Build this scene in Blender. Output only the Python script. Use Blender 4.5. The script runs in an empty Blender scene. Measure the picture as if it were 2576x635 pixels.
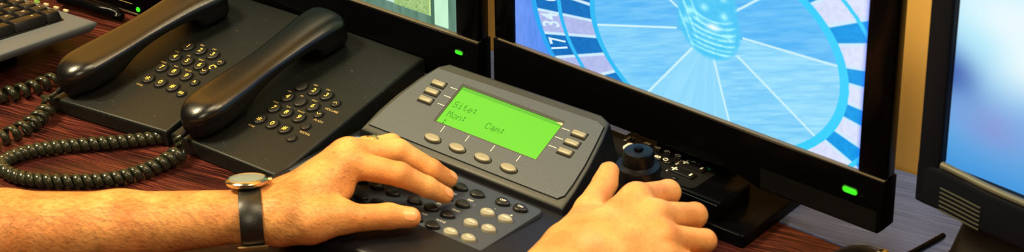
import bpy, bmesh, math, random
import numpy as np
from mathutils import Vector, Matrix
rnd = random.Random(7)
rng = np.random.default_rng(5)
S = 0.001                      # the scene is modelled in millimetres, linked in metres
scene = bpy.context.scene
COL = scene.collection
PI = math.pi

# ------------------------------------------------------------------ camera
F, PITCH = 5900.0, math.radians(28.6)
DIST = F / 2.7
CP, SP = math.cos(PITCH), math.sin(PITCH)
CAM = np.array([0, -DIST * CP, DIST * SP])
cam_d = bpy.data.cameras.new('camera')
cam_d.lens = F / 2576 * 36
cam_d.sensor_width = 36
cam_d.clip_start = 0.05
cam = bpy.data.objects.new('camera', cam_d)
cam.location = Vector(CAM) * S
cam.rotation_euler = (PI / 2 - PITCH, 0, 0)
COL.objects.link(cam)
scene.camera = cam
cam_d.dof.use_dof = True
cam_d.dof.focus_distance = 2.185
cam_d.dof.aperture_fstop = 10.0

# ------------------------------------------------------------------ view, world, lamps, fill light
vs = scene.view_settings
vs.view_transform = 'Standard'
vs.look = 'None'
vs.exposure = 0.0
vs.gamma = 1.0
vs.use_curve_mapping = False
w = bpy.data.worlds.new('room_light')
scene.world = w
w.use_nodes = True
w.node_tree.nodes['Background'].inputs[0].default_value = (1.0, 0.85, 0.62, 1)
w.node_tree.nodes['Background'].inputs[1].default_value = 0.035


def area(name, loc, target, size, power, color, size_y=None):
    l = bpy.data.lights.new(name, 'AREA')
    l.shape = 'RECTANGLE'
    l.size = size
    l.size_y = size_y or size
    l.energy = power
    l.color = color
    o = bpy.data.objects.new(name, l)
    o.location = loc
    o.rotation_euler = (Vector(target) - Vector(loc)).to_track_quat('-Z', 'Y').to_euler()
    COL.objects.link(o)


area('ceiling_lamp', (-1.20, -0.12, 1.55), (-0.2, -0.15, 0), 0.42, 58, (1.0, 0.82, 0.48))
area('ceiling_panel', (0.25, -0.55, 1.75), (0.20, -0.2, 0), 0.45, 16, (1.0, 0.82, 0.5))
area('front_lamp', (-0.25, -1.9, 1.45), (0.1, -0.2, 0.05), 0.4, 11, (1.0, 0.84, 0.55))
area('wall_fill', (0.72, -0.42, 1.2), (0.50, -0.05, 0.1), 0.35, 11, (1.0, 0.82, 0.5))  # unseen light added to brighten the wall behind the screens


# ------------------------------------------------------------------ pixel ray helper (used to measure places on the desk)
def at(u, v, z):
    d = np.array([(u - 1288) / F, CP - (v - 317.5) / F * SP, -SP - (v - 317.5) / F * CP])
    t = (z - CAM[2]) / d[2]
    return CAM + d * t


# ------------------------------------------------------------------ materials
def lin(c):
    return tuple(((x / 255) / 12.92 if x <= 10 else (((x / 255) + 0.055) / 1.055) ** 2.4) for x in c)


def new_mat(name):
    m = bpy.data.materials.new(name)
    m.use_nodes = True
    nt = m.node_tree
    b = nt.nodes['Principled BSDF']
    return m, nt, b


def node(nt, t, **kw):
    n = nt.nodes.new(t)
    for k, v in kw.items():
        if k.startswith('i_'):
            key = k[2:]
            n.inputs[int(key) if key.isdigit() else key].default_value = v
        else:
            setattr(n, k, v)
    return n


def plastic(name, rgb, rough=0.5, spec=0.5, grain=600, grain_amt=0.25, bump=0.05, speck=0.0, metal=0.0, coat=0.0):
    """moulded surface: base colour with fine mottling, grain bump, optional dust specks"""
    m, nt, b = new_mat(name)
    c = lin(rgb)
    tc = node(nt, 'ShaderNodeTexCoord')
    ns = node(nt, 'ShaderNodeTexNoise', i_Scale=grain, i_Detail=3.0)
    nt.links.new(tc.outputs['Object'], ns.inputs['Vector'])
    mx = node(nt, 'ShaderNodeMix', data_type='RGBA')
    mx.inputs[6].default_value = (*[x * (1 - grain_amt) for x in c], 1)
    mx.inputs[7].default_value = (*[min(1, x * (1 + grain_amt)) for x in c], 1)
    nt.links.new(ns.outputs['Fac'], mx.inputs[0])
    out = mx.outputs[2]
    if speck:
        n2 = node(nt, 'ShaderNodeTexNoise', i_Scale=420.0, i_Detail=2.0)
        nt.links.new(tc.outputs['Object'], n2.inputs['Vector'])
        r = node(nt, 'ShaderNodeMapRange', i_1=0.70, i_2=0.80)
        nt.links.new(n2.outputs['Fac'], r.inputs[0])
        mu = node(nt, 'ShaderNodeMath', operation='MULTIPLY', i_1=speck)
        nt.links.new(r.outputs[0], mu.inputs[0])
        m2 = node(nt, 'ShaderNodeMix', data_type='RGBA')
        m2.inputs[7].default_value = (0.35, 0.32, 0.25, 1)
        nt.links.new(mu.outputs[0], m2.inputs[0])
        nt.links.new(out, m2.inputs[6])
        out = m2.outputs[2]
    nt.links.new(out, b.inputs['Base Color'])
    b.inputs['Roughness'].default_value = rough
    b.inputs['Metallic'].default_value = metal
    b.inputs['Specular IOR Level'].default_value = spec
    b.inputs['Coat Weight'].default_value = coat
    if bump:
        bp = node(nt, 'ShaderNodeBump', i_Strength=bump, i_Distance=0.0004)
        nt.links.new(ns.outputs['Fac'], bp.inputs['Height'])
        nt.links.new(bp.outputs[0], b.inputs['Normal'])
    return m


def emit(name, rgb, strength=1.0):
    m, nt, b = new_mat(name)
    c = lin(rgb)
    b.inputs['Base Color'].default_value = (0.01, 0.01, 0.01, 1)
    b.inputs['Roughness'].default_value = 0.3
    b.inputs['Emission Color'].default_value = (*c, 1)
    b.inputs['Emission Strength'].default_value = strength
    return m


def emit_attr(name, strength=1.0):
    m, nt, b = new_mat(name)
    a = node(nt, 'ShaderNodeAttribute', attribute_name='picture')
    nt.links.new(a.outputs['Color'], b.inputs['Emission Color'])
    b.inputs['Base Color'].default_value = (0.004, 0.004, 0.004, 1)
    b.inputs['Roughness'].default_value = 0.35
    b.inputs['Specular IOR Level'].default_value = 0.2
    b.inputs['Emission Strength'].default_value = strength
    return m


def wood(name, dark, mid, light, rough, ang, spec=0.5, sx=9.0, sy=420.0):
    m, nt, b = new_mat(name)
    tc = node(nt, 'ShaderNodeTexCoord')
    mp = node(nt, 'ShaderNodeMapping')
    mp.inputs['Rotation'].default_value = (0, 0, ang)
    nt.links.new(tc.outputs['Object'], mp.inputs[0])
    # gentle waviness of the grain
    nw = node(nt, 'ShaderNodeTexNoise', i_Scale=22.0, i_Detail=2.0)
    nt.links.new(mp.outputs[0], nw.inputs['Vector'])
    sub = node(nt, 'ShaderNodeVectorMath', operation='MULTIPLY_ADD')
    sub.inputs[1].default_value = (0.0, 0.006, 0)
    nt.links.new(nw.outputs['Color'], sub.inputs[0])
    nt.links.new(mp.outputs[0], sub.inputs[2])
    sc = node(nt, 'ShaderNodeVectorMath', operation='MULTIPLY')
    sc.inputs[1].default_value = (sx, sy, 1)
    nt.links.new(sub.outputs[0], sc.inputs[0])
    n1 = node(nt, 'ShaderNodeTexNoise', i_Scale=1.0, i_Detail=4.0, i_Roughness=0.6)
    nt.links.new(sc.outputs[0], n1.inputs['Vector'])
    sc2 = node(nt, 'ShaderNodeVectorMath', operation='MULTIPLY')
    sc2.inputs[1].default_value = (3, 36, 1)
    nt.links.new(sub.outputs[0], sc2.inputs[0])
    n2 = node(nt, 'ShaderNodeTexNoise', i_Scale=1.0, i_Detail=2.0)
    nt.links.new(sc2.outputs[0], n2.inputs['Vector'])
    ad = node(nt, 'ShaderNodeMath', operation='MULTIPLY_ADD', i_1=0.35)
    nt.links.new(n2.outputs['Fac'], ad.inputs[0])
    nt.links.new(n1.outputs['Fac'], ad.inputs[2])
    cr = node(nt, 'ShaderNodeValToRGB')
    e = cr.color_ramp.elements
    e[0].position, e[0].color = 0.52, (*lin(dark), 1)
    e[1].position, e[1].color = 0.84, (*lin(light), 1)
    k = e.new(0.66)
    k.color = (*lin(mid), 1)
    nt.links.new(ad.outputs[0], cr.inputs[0])
    nt.links.new(cr.outputs[0], b.inputs['Base Color'])
    b.inputs['Roughness'].default_value = rough
    b.inputs['Specular IOR Level'].default_value = spec
    bp = node(nt, 'ShaderNodeBump', i_Strength=0.15, i_Distance=0.0004)
    nt.links.new(n1.outputs['Fac'], bp.inputs['Height'])
    nt.links.new(bp.outputs[0], b.inputs['Normal'])
    return m


def skin_mat():
    m, nt, b = new_mat('skin')
    tc = node(nt, 'ShaderNodeTexCoord')
    n1 = node(nt, 'ShaderNodeTexNoise', i_Scale=32.0, i_Detail=3.0)
    n2 = node(nt, 'ShaderNodeTexNoise', i_Scale=380.0, i_Detail=4.0)
    for n in (n1, n2):
        nt.links.new(tc.outputs['Object'], n.inputs['Vector'])
    cr = node(nt, 'ShaderNodeValToRGB')
    e = cr.color_ramp.elements
    e[0].position, e[0].color = 0.30, (*lin((208, 132, 72)), 1)
    e[1].position, e[1].color = 0.72, (*lin((234, 172, 102)), 1)
    nt.links.new(n1.outputs['Fac'], cr.inputs[0])
    mx = node(nt, 'ShaderNodeMix', data_type='RGBA', blend_type='MULTIPLY')
    mx.inputs[0].default_value = 0.3
    nt.links.new(cr.outputs[0], mx.inputs[6])
    nt.links.new(n2.outputs['Color'], mx.inputs[7])
    r2 = node(nt, 'ShaderNodeValToRGB')
    r2.color_ramp.elements[0].color = (0.6, 0.5, 0.45, 1)
    r2.color_ramp.elements[0].position = 0.3
    r2.color_ramp.elements[1].position = 0.65
    nt.links.new(n2.outputs['Fac'], r2.inputs[0])
    nt.links.new(r2.outputs[0], mx.inputs[7])
    nt.links.new(mx.outputs[2], b.inputs['Base Color'])
    b.inputs['Roughness'].default_value = 0.5
    b.inputs['Specular IOR Level'].default_value = 0.35
    b.inputs['Subsurface Weight'].default_value = 0.25
    b.inputs['Subsurface Radius'].default_value = (1.0, 0.35, 0.15)
    b.inputs['Subsurface Scale'].default_value = 0.003
    v = node(nt, 'ShaderNodeTexVoronoi', i_Scale=700.0)
    nt.links.new(tc.outputs['Object'], v.inputs['Vector'])
    ad = node(nt, 'ShaderNodeMath', operation='ADD')
    nt.links.new(v.outputs['Distance'], ad.inputs[0])
    nt.links.new(n2.outputs['Fac'], ad.inputs[1])
    bp = node(nt, 'ShaderNodeBump', i_Strength=0.22, i_Distance=0.0006)
    nt.links.new(ad.outputs[0], bp.inputs['Height'])
    nt.links.new(bp.outputs[0], b.inputs['Normal'])
    return m


M = {}
M['wood'] = wood('desk_wood', (16, 6, 7), (52, 21, 19), (112, 54, 42), 0.36, math.radians(-12.6), spec=0.25, sx=16.0, sy=760.0)
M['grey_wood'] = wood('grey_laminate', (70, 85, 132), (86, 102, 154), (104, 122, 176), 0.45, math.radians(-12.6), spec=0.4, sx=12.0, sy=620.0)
M['wall'] = plastic('wall_paint', (244, 190, 100), 0.85, 0.2, 120, 0.05, 0.03)
M['floor'] = plastic('floor_carpet', (70, 62, 56), 0.95, 0.1, 300, 0.3, 0.3)
M['phone'] = plastic('phone_plastic', (16, 20, 19), 0.46, 0.34, 900, 0.35, 0.25, speck=0.3)
M['phone_dark'] = plastic('phone_dark_plastic', (12, 12, 12), 0.5, 0.25, 900, 0.2, 0.1)
M['handset'] = plastic('handset_plastic', (9, 9, 9), 0.26, 0.6, 1100, 0.25, 0.22)
M['key'] = plastic('key_rubber', (20, 21, 20), 0.42, 0.5, 900, 0.15, 0.05)
M['recess'] = plastic('recess_black', (6, 6, 6), 0.6, 0.2, 300, 0.1, 0.0)
M['gold_print'] = plastic('gold_print', (250, 208, 96), 0.5, 0.4, 500, 0.05, 0.0)
M['dull_print'] = plastic('dull_gold_print', (176, 152, 96), 0.55, 0.4, 500, 0.1, 0.0)
M['white_print'] = plastic('white_print', (225, 222, 205), 0.5, 0.4, 500, 0.05, 0.0)
M['cord'] = plastic('cord_vinyl', (36, 39, 28), 0.24, 0.5, 500, 0.12, 0.03)
M['black_gloss'] = plastic('black_gloss', (6, 6, 8), 0.2, 0.07, 400, 0.1, 0.0)
M['black_satin'] = plastic('black_satin', (9, 9, 11), 0.34, 0.22, 700, 0.15, 0.05)
M['black_matte'] = plastic('black_matte', (14, 14, 15), 0.6, 0.3, 700, 0.15, 0.08)
M['ledge'] = plastic('bezel_ledge', (96, 86, 68), 0.3, 0.6, 500, 0.1, 0.0)  # brownish reflected highlight put into the ledge colour
M['navy'] = plastic('navy_plastic', (17, 18, 24), 0.40, 0.4, 700, 0.15, 0.08)
M['housing'] = plastic('housing_plastic', (46, 48, 44), 0.48, 0.5, 800, 0.3, 0.3, speck=0.15)
M['face'] = plastic('face_plate', (66, 74, 82), 0.46, 0.5, 800, 0.28, 0.25, speck=0.2)
M['membrane'] = plastic('keypad_membrane', (54, 62, 74), 0.55, 0.4, 600, 0.08, 0.04)
M['soft_button'] = plastic('soft_button', (140, 134, 112), 0.42, 0.5, 600, 0.06, 0.02)
M['light_key'] = plastic('light_key', (142, 138, 122), 0.5, 0.4, 600, 0.06, 0.02)
M['dark_key'] = plastic('dark_key', (20, 21, 23), 0.35, 0.5, 600, 0.1, 0.02)
M['kb_grey'] = plastic('keyboard_grey', (84, 92, 102), 0.5, 0.4, 600, 0.12, 0.06)
M['kb_key'] = plastic('keycap_black', (14, 15, 18), 0.42, 0.4, 600, 0.12, 0.05)
M['lcd'] = emit('lcd_green', (106, 226, 34), 1.0)
M['lcd_ink'] = plastic('lcd_ink', (34, 104, 22), 0.6, 0.2, 300, 0.05, 0.0)
M['led_green'] = emit('green_light', (60, 245, 30), 1.15)
M['led_ring'] = plastic('led_ring', (30, 90, 26), 0.3, 0.5, 300, 0.05, 0.0)
M['led_white'] = emit('pale_light', (180, 215, 215), 0.8)
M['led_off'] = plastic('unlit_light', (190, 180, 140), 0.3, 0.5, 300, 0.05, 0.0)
M['led_yellow'] = emit('lime_light', (150, 190, 60), 0.9)
M['screen'] = emit_attr('screen_picture', 1.0)
M['digit_glow'] = emit('screen_digit', (215, 240, 255), 1.0)
M['skin'] = skin_mat()
M['nail'] = plastic('fingernail', (236, 164, 108), 0.3, 0.5, 300, 0.05, 0.0)
M['hair'] = plastic('arm_hair', (96, 60, 30), 0.5, 0.3, 300, 0.1, 0.0)
M['leather'] = plastic('black_leather', (20, 20, 18), 0.38, 0.5, 260, 0.3, 0.5)
M['gold'] = plastic('gold_metal', (232, 206, 146), 0.34, 0.5, 300, 0.05, 0.0, metal=1.0)
M['steel'] = plastic('steel', (196, 186, 160), 0.2, 0.5, 300, 0.05, 0.0, metal=1.0)
M['dial'] = plastic('watch_dial', (92, 104, 90), 0.3, 0.5, 300, 0.05, 0.0)
M['remote_mark'] = plastic('green_mark', (30, 140, 80), 0.5, 0.4, 300, 0.05, 0.0)
M['lip'] = plastic('bezel_lip', (92, 92, 76), 0.45, 0.4, 500, 0.15, 0.05)  # olive tone carries the light on the chin's upper edge
M['mon_black'] = plastic('monitor_shell', (15, 20, 30), 0.5, 0.15, 500, 0.15, 0.06)
M['mon_brown'] = plastic('monitor_neck', (48, 44, 38), 0.6, 0.3, 300, 0.25, 0.2)
gm, gnt, gb = new_mat('watch_glass')
gb.inputs['Roughness'].default_value = 0.03
gb.inputs['Base Color'].default_value = (0.55, 0.62, 0.6, 1)
gb.inputs['Alpha'].default_value = 0.22
gb.inputs['Specular IOR Level'].default_value = 0.9
M['glass'] = gm


# ------------------------------------------------------------------ mesh helpers (millimetres)
def finish(me, mat, ang=38):
    me.materials.append(mat) if mat else None
    return me


def bm_mesh(bm, name, mat, ang=40, flat=False):
    bmesh.ops.recalc_face_normals(bm, faces=bm.faces)
    for f in bm.faces:
        f.smooth = not flat
    lim = math.radians(ang)
    for e in bm.edges:
        if len(e.link_faces) == 2 and e.calc_face_angle(0) > lim:
            e.smooth = False
    bmesh.ops.scale(bm, vec=(S, S, S), verts=bm.verts)
    me = bpy.data.meshes.new(name)
    bm.to_mesh(me)
    bm.free()
    me.materials.append(mat)
    return me


def link(name, me, parent=None, mtx=None):
    o = bpy.data.objects.new(name, me)
    COL.objects.link(o)
    if parent:
        o.parent = parent
    if mtx is not None:
        o.matrix_basis = mtx
    return o


def part(name, bm, mat, parent=None, label=None, mtx=None, ang=40):
    o = link(name, bm_mesh(bm, name, mat, ang), parent, mtx)
    if label:
        o['label'] = label
    return o


def thing(name, label, cat, loc=(0, 0, 0), psi=0, group=None, mtx=None):
    o = bpy.data.objects.new(name, None)
    o.empty_display_size = 0.02
    COL.objects.link(o)
    if mtx is not None:
        o.matrix_basis = mtx
    else:
        o.location = Vector(loc) * S
        o.rotation_euler = (0, 0, -math.radians(psi))
    o['label'] = label
    o['category'] = cat
    if group:
        o['group'] = group
    return o


def tr(x, y, z=0):
    return Matrix.Translation((x, y, z))


def mmS(m):
    """matrix in mm -> metres"""
    m = m.copy()
    m.translation = m.translation * S
    return m


def tilt(y0, z0, deg):
    return tr(0, y0, z0) @ Matrix.Rotation(math.radians(deg), 4, 'X')


def bevel(bm, edges, off, seg=3):
    bmesh.ops.bevel(bm, geom=list(edges), offset=off, segments=seg, profile=0.5, affect='EDGES', clamp_overlap=True)


def hexa(pts, bev=0, seg=3, which=None):
    """8 points: bottom loop of four then top loop of four"""
    bm = bmesh.new()
    v = [bm.verts.new(p) for p in pts]
    for f in ((3, 2, 1, 0), (4, 5, 6, 7), (0, 1, 5, 4), (1, 2, 6, 5), (2, 3, 7, 6), (3, 0, 4, 7)):
        bm.faces.new([v[i] for i in f])
    bmesh.ops.recalc_face_normals(bm, faces=bm.faces)
    if bev:
        bm.edges.ensure_lookup_table()
        es = [e for e in bm.edges if which is None or which(e)]
        bevel(bm, es, bev, seg)
    return bm


def box(x0, x1, y0, y1, z0, z1, bev=0, seg=3, which=None):
    return hexa([(x0, y0, z0), (x1, y0, z0), (x1, y1, z0), (x0, y1, z0),
                 (x0, y0, z1), (x1, y0, z1), (x1, y1, z1), (x0, y1, z1)], bev, seg, which)


def prism(poly, z0, z1, bev=0, seg=3, mtx=None, top_scale=None):
    bm = bmesh.new()
    n = len(poly)
    cx = sum(p[0] for p in poly) / n
    cy = sum(p[1] for p in poly) / n
    lo = [bm.verts.new((p[0], p[1], z0)) for p in poly]
    k = top_scale or 1
    hi = [bm.verts.new((cx + (p[0] - cx) * k, cy + (p[1] - cy) * k, z1)) for p in poly]
    bm.faces.new(lo[::-1])
    top = bm.faces.new(hi)
    for i in range(n):
        bm.faces.new((lo[i], lo[(i + 1) % n], hi[(i + 1) % n], hi[i]))
    bmesh.ops.recalc_face_normals(bm, faces=bm.faces)
    if bev:
        bevel(bm, top.edges, bev, seg)
    if mtx is not None:
        bm.transform(mtx)
    return bm


def merge(*bms):
    out = bmesh.new()
    for b in bms:
        me = bpy.data.meshes.new('t')
        b.to_mesh(me)
        b.free()
        out.from_mesh(me)
        bpy.data.meshes.remove(me)
    return out


def lathe(profile, seg=32, mtx=None):
    bm = bmesh.new()
    rings = []
    for r, z in profile:
        if r < 1e-6:
            rings.append([bm.verts.new((0, 0, z))])
        else:
            rings.append([bm.verts.new((r * math.cos(2 * PI * i / seg), r * math.sin(2 * PI * i / seg), z)) for i in range(seg)])
    for a, b in zip(rings, rings[1:]):
        for i in range(seg):
            j = (i + 1) % seg
            if len(a) == 1 and len(b) == 1:
                continue
            if len(a) == 1:
                bm.faces.new((a[0], b[i], b[j]))
            elif len(b) == 1:
                bm.faces.new((a[i], a[j], b[0]))
            else:
                bm.faces.new((a[i], a[j], b[j], b[i]))
    for r in (rings[0], rings[-1]):
        if len(r) > 2:
            bm.faces.new(r)
    if mtx is not None:
        bm.transform(mtx)
    return bm


def loft(rings, cap=True, closed=True):
    bm = bmesh.new()
    vr = [[bm.verts.new(p) for p in r] for r in rings]
    n = len(vr[0])
    for a, b in zip(vr, vr[1:]):
        for i in range(n if closed else n - 1):
            j = (i + 1) % n
            bm.faces.new((a[i], a[j], b[j], b[i]))
    if cap:
        bm.faces.new(vr[0][::-1])
        bm.faces.new(vr[-1])
    return bm


def tube(pts, rad, n=8, flat=1.0):
    P = [Vector(p) for p in pts]
    rings = []
    up = Vector((0, 0, 1))
    nrm = None
    for i, p in enumerate(P):
        t = (P[min(i + 1, len(P) - 1)] - P[max(i - 1, 0)]).normalized()
        if nrm is None:
            nrm = (up - t * up.dot(t))
            if nrm.length < 1e-3:
                nrm = Vector((1, 0, 0)) - t * t.x
        else:
            nrm = nrm - t * nrm.dot(t)
        nrm.normalize()
        b = t.cross(nrm)
        r = rad[i] if hasattr(rad, '__len__') else rad
        rings.append([p + nrm * (r * math.cos(2 * PI * k / n)) + b * (r * flat * math.sin(2 * PI * k / n)) for k in range(n)])
    return loft(rings)


def spline(pts, step):
    """Catmull-Rom through the points, resampled evenly"""
    P = np.array(pts, float)
    out = []
    for i in range(len(P) - 1):
        p0, p1, p2, p3 = P[max(i - 1, 0)], P[i], P[i + 1], P[min(i + 2, len(P) - 1)]
        for t in np.linspace(0, 1, 24, endpoint=False):
            out.append(0.5 * ((2 * p1) + (-p0 + p2) * t + (2 * p0 - 5 * p1 + 4 * p2 - p3) * t * t + (-p0 + 3 * p1 - 3 * p2 + p3) * t ** 3))
    out.append(P[-1])
    out = np.array(out)
    s = np.concatenate([[0], np.cumsum(np.linalg.norm(np.diff(out, axis=0), axis=1))])
    q = np.linspace(0, s[-1], max(2, int(s[-1] / step)))
    return np.stack([np.interp(q, s, out[:, k]) for k in range(out.shape[1])], 1)


def rounded_poly(poly, r, seg=5):
    out = []
    n = len(poly)
    for i in range(n):
        p0, p1, p2 = Vector(poly[i - 1]), Vector(poly[i]), Vector(poly[(i + 1) % n])
        a, b = (p0 - p1), (p2 - p1)
        rr = min(r if not hasattr(r, '__len__') else r[i], a.length * .49, b.length * .49)
        if rr <= 0:
            out.append(tuple(p1))
            continue
        a.normalize()
        b.normalize()
        for k in range(seg + 1):
            t = k / seg
            q = (p1 + a * rr) * (1 - t) ** 2 + p1 * 2 * t * (1 - t) + (p1 + b * rr) * t * t
            out.append(tuple(q))
    return out


def ellipse(rx, ry, n=24, cx=0, cy=0):
    return [(cx + rx * math.cos(2 * PI * i / n), cy + ry * math.sin(2 * PI * i / n)) for i in range(n)]


def curve_text(s, size, bold=0.0, extrude=0.03, align='CENTER', shear=0.0):
    cu = bpy.data.curves.new('lettering', 'FONT')
    cu.body = s
    cu.size = size
    cu.align_x = align
    cu.align_y = 'CENTER'
    cu.extrude = extrude
    cu.offset = bold
    cu.shear = shear
    cu.resolution_u = 3
    o = bpy.data.objects.new('lettering', cu)
    COL.objects.link(o)
    dg = bpy.context.evaluated_depsgraph_get()
    dg.update()
    me = bpy.data.meshes.new_from_object(o.evaluated_get(dg))
    bpy.data.objects.remove(o)
    bpy.data.curves.remove(cu)
    bm = bmesh.new()
    bm.from_mesh(me)
    bpy.data.meshes.remove(me)
    return bm


def text(s, size, x, y, z, mtx=None, rot=0, bold=0.0, align='CENTER', sx=1.0):
    bm = curve_text(s, size, bold, align=align)
    m = tr(x, y, z) @ Matrix.Rotation(rot, 4, 'Z') @ Matrix.Diagonal((sx, 1, 1, 1))
    if mtx is not None:
        m = mtx @ m
    bm.transform(m)
    return bm


def grid_mesh(name, x0, x1, z0, z1, step, func, y=0.0):
    """upright picture in the x-z plane, one colour per vertex"""
    nx, nz = int((x1 - x0) / step) + 1, int((z1 - z0) / step) + 1
    X, Z = np.meshgrid(np.linspace(x0, x1, nx), np.linspace(z0, z1, nz))
    co = np.stack([X, np.full_like(X, y), Z], -1).reshape(-1, 3) * S
    i = np.arange(nx * nz).reshape(nz, nx)
    q = np.stack([i[:-1, :-1], i[:-1, 1:], i[1:, 1:], i[1:, :-1]], -1).reshape(-1, 4)
    me = bpy.data.meshes.new(name)
    me.vertices.add(len(co))
    me.vertices.foreach_set('co', co.ravel())
    me.loops.add(q.size)
    me.loops.foreach_set('vertex_index', q.ravel())
    me.polygons.add(len(q))
    me.polygons.foreach_set('loop_start', np.arange(0, q.size, 4))
    me.update(calc_edges=True)
    c = func(X.ravel(), Z.ravel())
    a = me.color_attributes.new('picture', 'FLOAT_COLOR', 'POINT')
    rgba = np.ones((len(co), 4), np.float32)
    rgba[:, :3] = c
    a.data.foreach_set('color', rgba.ravel())
    me.materials.append(M['screen'])
    return me


def vnoise(x, y, seed=0):
    """smooth value noise"""
    r = np.random.default_rng(seed).random((64, 64))
    xi, yi = np.floor(x).astype(int), np.floor(y).astype(int)
    fx, fy = x - xi, y - yi
    fx, fy = fx * fx * (3 - 2 * fx), fy * fy * (3 - 2 * fy)
    g = lambda a, b: r[a % 64, b % 64]
    return (g(xi, yi) * (1 - fx) + g(xi + 1, yi) * fx) * (1 - fy) + (g(xi, yi + 1) * (1 - fx) + g(xi + 1, yi + 1) * fx) * fy


def lin_arr(c):
    c = np.clip(np.asarray(c, float) / 255, 0, None)
    return np.where(c <= 0.04045, c / 12.92, ((c + 0.055) / 1.055) ** 2.4)

#@@ROOM
# ------------------------------------------------------------------ the room: wall, floor
PSI_TV = 39.6
TVO = (282.9, -249.4, 0)
PSI_WALL = 33.0


def frame(O, psi):
    a = math.radians(psi)
    X = np.array([math.cos(a), -math.sin(a), 0])
    Y = np.array([math.sin(a), math.cos(a), 0])
    O = np.array(O, float)
    return (lambda l: O + X * l[0] + Y * l[1] + np.array([0, 0, l[2]])), (lambda P: np.array([(np.array(P) - O) @ X, (np.array(P) - O) @ Y, P[2] - O[2]]))


tvw, tvl = frame(TVO, PSI_TV)
wall_mtx = mmS(tr(-20.5, 160.2, -740) @ Matrix.Rotation(-math.radians(PSI_WALL), 4, 'Z'))
o = part('wall_back', box(-1700, 1500, 0, 60, 0, 2500), M['wall'], mtx=wall_mtx)
o['kind'] = 'structure'
o = part('floor', box(-3000, 3000, -3500, 900, -790, -740), M['floor'])
o['kind'] = 'structure'

# ------------------------------------------------------------------ desk
desk = thing('desk', 'long dark red-brown wood grain desk with a grey strip along the wall', 'desk', tvw((-180, -200, 0)), PSI_TV)
# local frame of the desk: same axes as the television, shifted
dx, dy = 180, 200
part('desktop', box(-1000, 760, -470, 200 + 26, -28, 0, 2), M['wood'], desk)
# grey strip follows the wall at the back
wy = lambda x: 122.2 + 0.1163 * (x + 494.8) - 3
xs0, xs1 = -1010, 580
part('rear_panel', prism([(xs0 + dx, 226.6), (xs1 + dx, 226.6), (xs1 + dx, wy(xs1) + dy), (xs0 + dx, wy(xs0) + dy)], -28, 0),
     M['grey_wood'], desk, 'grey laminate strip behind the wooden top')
for x in (-960, 700):
    part('side_panel', box(x, x + 28, -430, 220, -740, -28.2), M['wood'], desk)


# ------------------------------------------------------------------ televisions
def tv_matrix(O, psi, lean, pivot):
    base = tr(*O) @ Matrix.Rotation(-math.radians(psi), 4, 'Z')
    L = tr(0, 0, pivot) @ Matrix.Rotation(math.radians(lean), 4, 'X') @ tr(0, 0, -pivot)
    return mmS(base @ L), mmS(L.inverted())


grille, gnt2, gb2 = new_mat('perforated_black')
tc = node(gnt2, 'ShaderNodeTexCoord')
mp = node(gnt2, 'ShaderNodeMapping')
mp.inputs['Rotation'].default_value = (0, math.radians(45), 0)
vo = node(gnt2, 'ShaderNodeTexVoronoi', i_Scale=520.0, i_Randomness=0.0)
gnt2.links.new(tc.outputs['Object'], mp.inputs[0])
gnt2.links.new(mp.outputs[0], vo.inputs['Vector'])
gr = node(gnt2, 'ShaderNodeValToRGB')
gr.color_ramp.elements[0].position, gr.color_ramp.elements[0].color = 0.28, (0.001, 0.001, 0.001, 1)
gr.color_ramp.elements[1].position, gr.color_ramp.elements[1].color = 0.42, (0.007, 0.007, 0.007, 1)
gnt2.links.new(vo.outputs['Distance'], gr.inputs[0])
gnt2.links.new(gr.outputs[0], gb2.inputs['Base Color'])
gb2.inputs['Roughness'].default_value = 0.45
gb2.inputs['Specular IOR Level'].default_value = 0.1


def capsule_poly(L, H, n=8):
    r = H / 2
    out = []
    for k in range(n + 1):
        a = -PI / 2 + PI * k / n
        out.append((L / 2 - r + r * math.cos(a), r * math.sin(a)))
    for k in range(n + 1):
        a = PI / 2 + PI * k / n
        out.append((-L / 2 + r + r * math.cos(a), r * math.sin(a)))
    return out


STAND = Matrix(((1, 0, 0, 0), (0, 0, 1, 0), (0, 1, 0, 0), (0, 0, 0, 1)))   # polygon xy -> upright xz, height -> +y
STANDF = Matrix(((1, 0, 0, 0), (0, 0, -1, 0), (0, 1, 0, 0), (0, 0, 0, 1)))  # height -> towards the viewer (-y)


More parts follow.
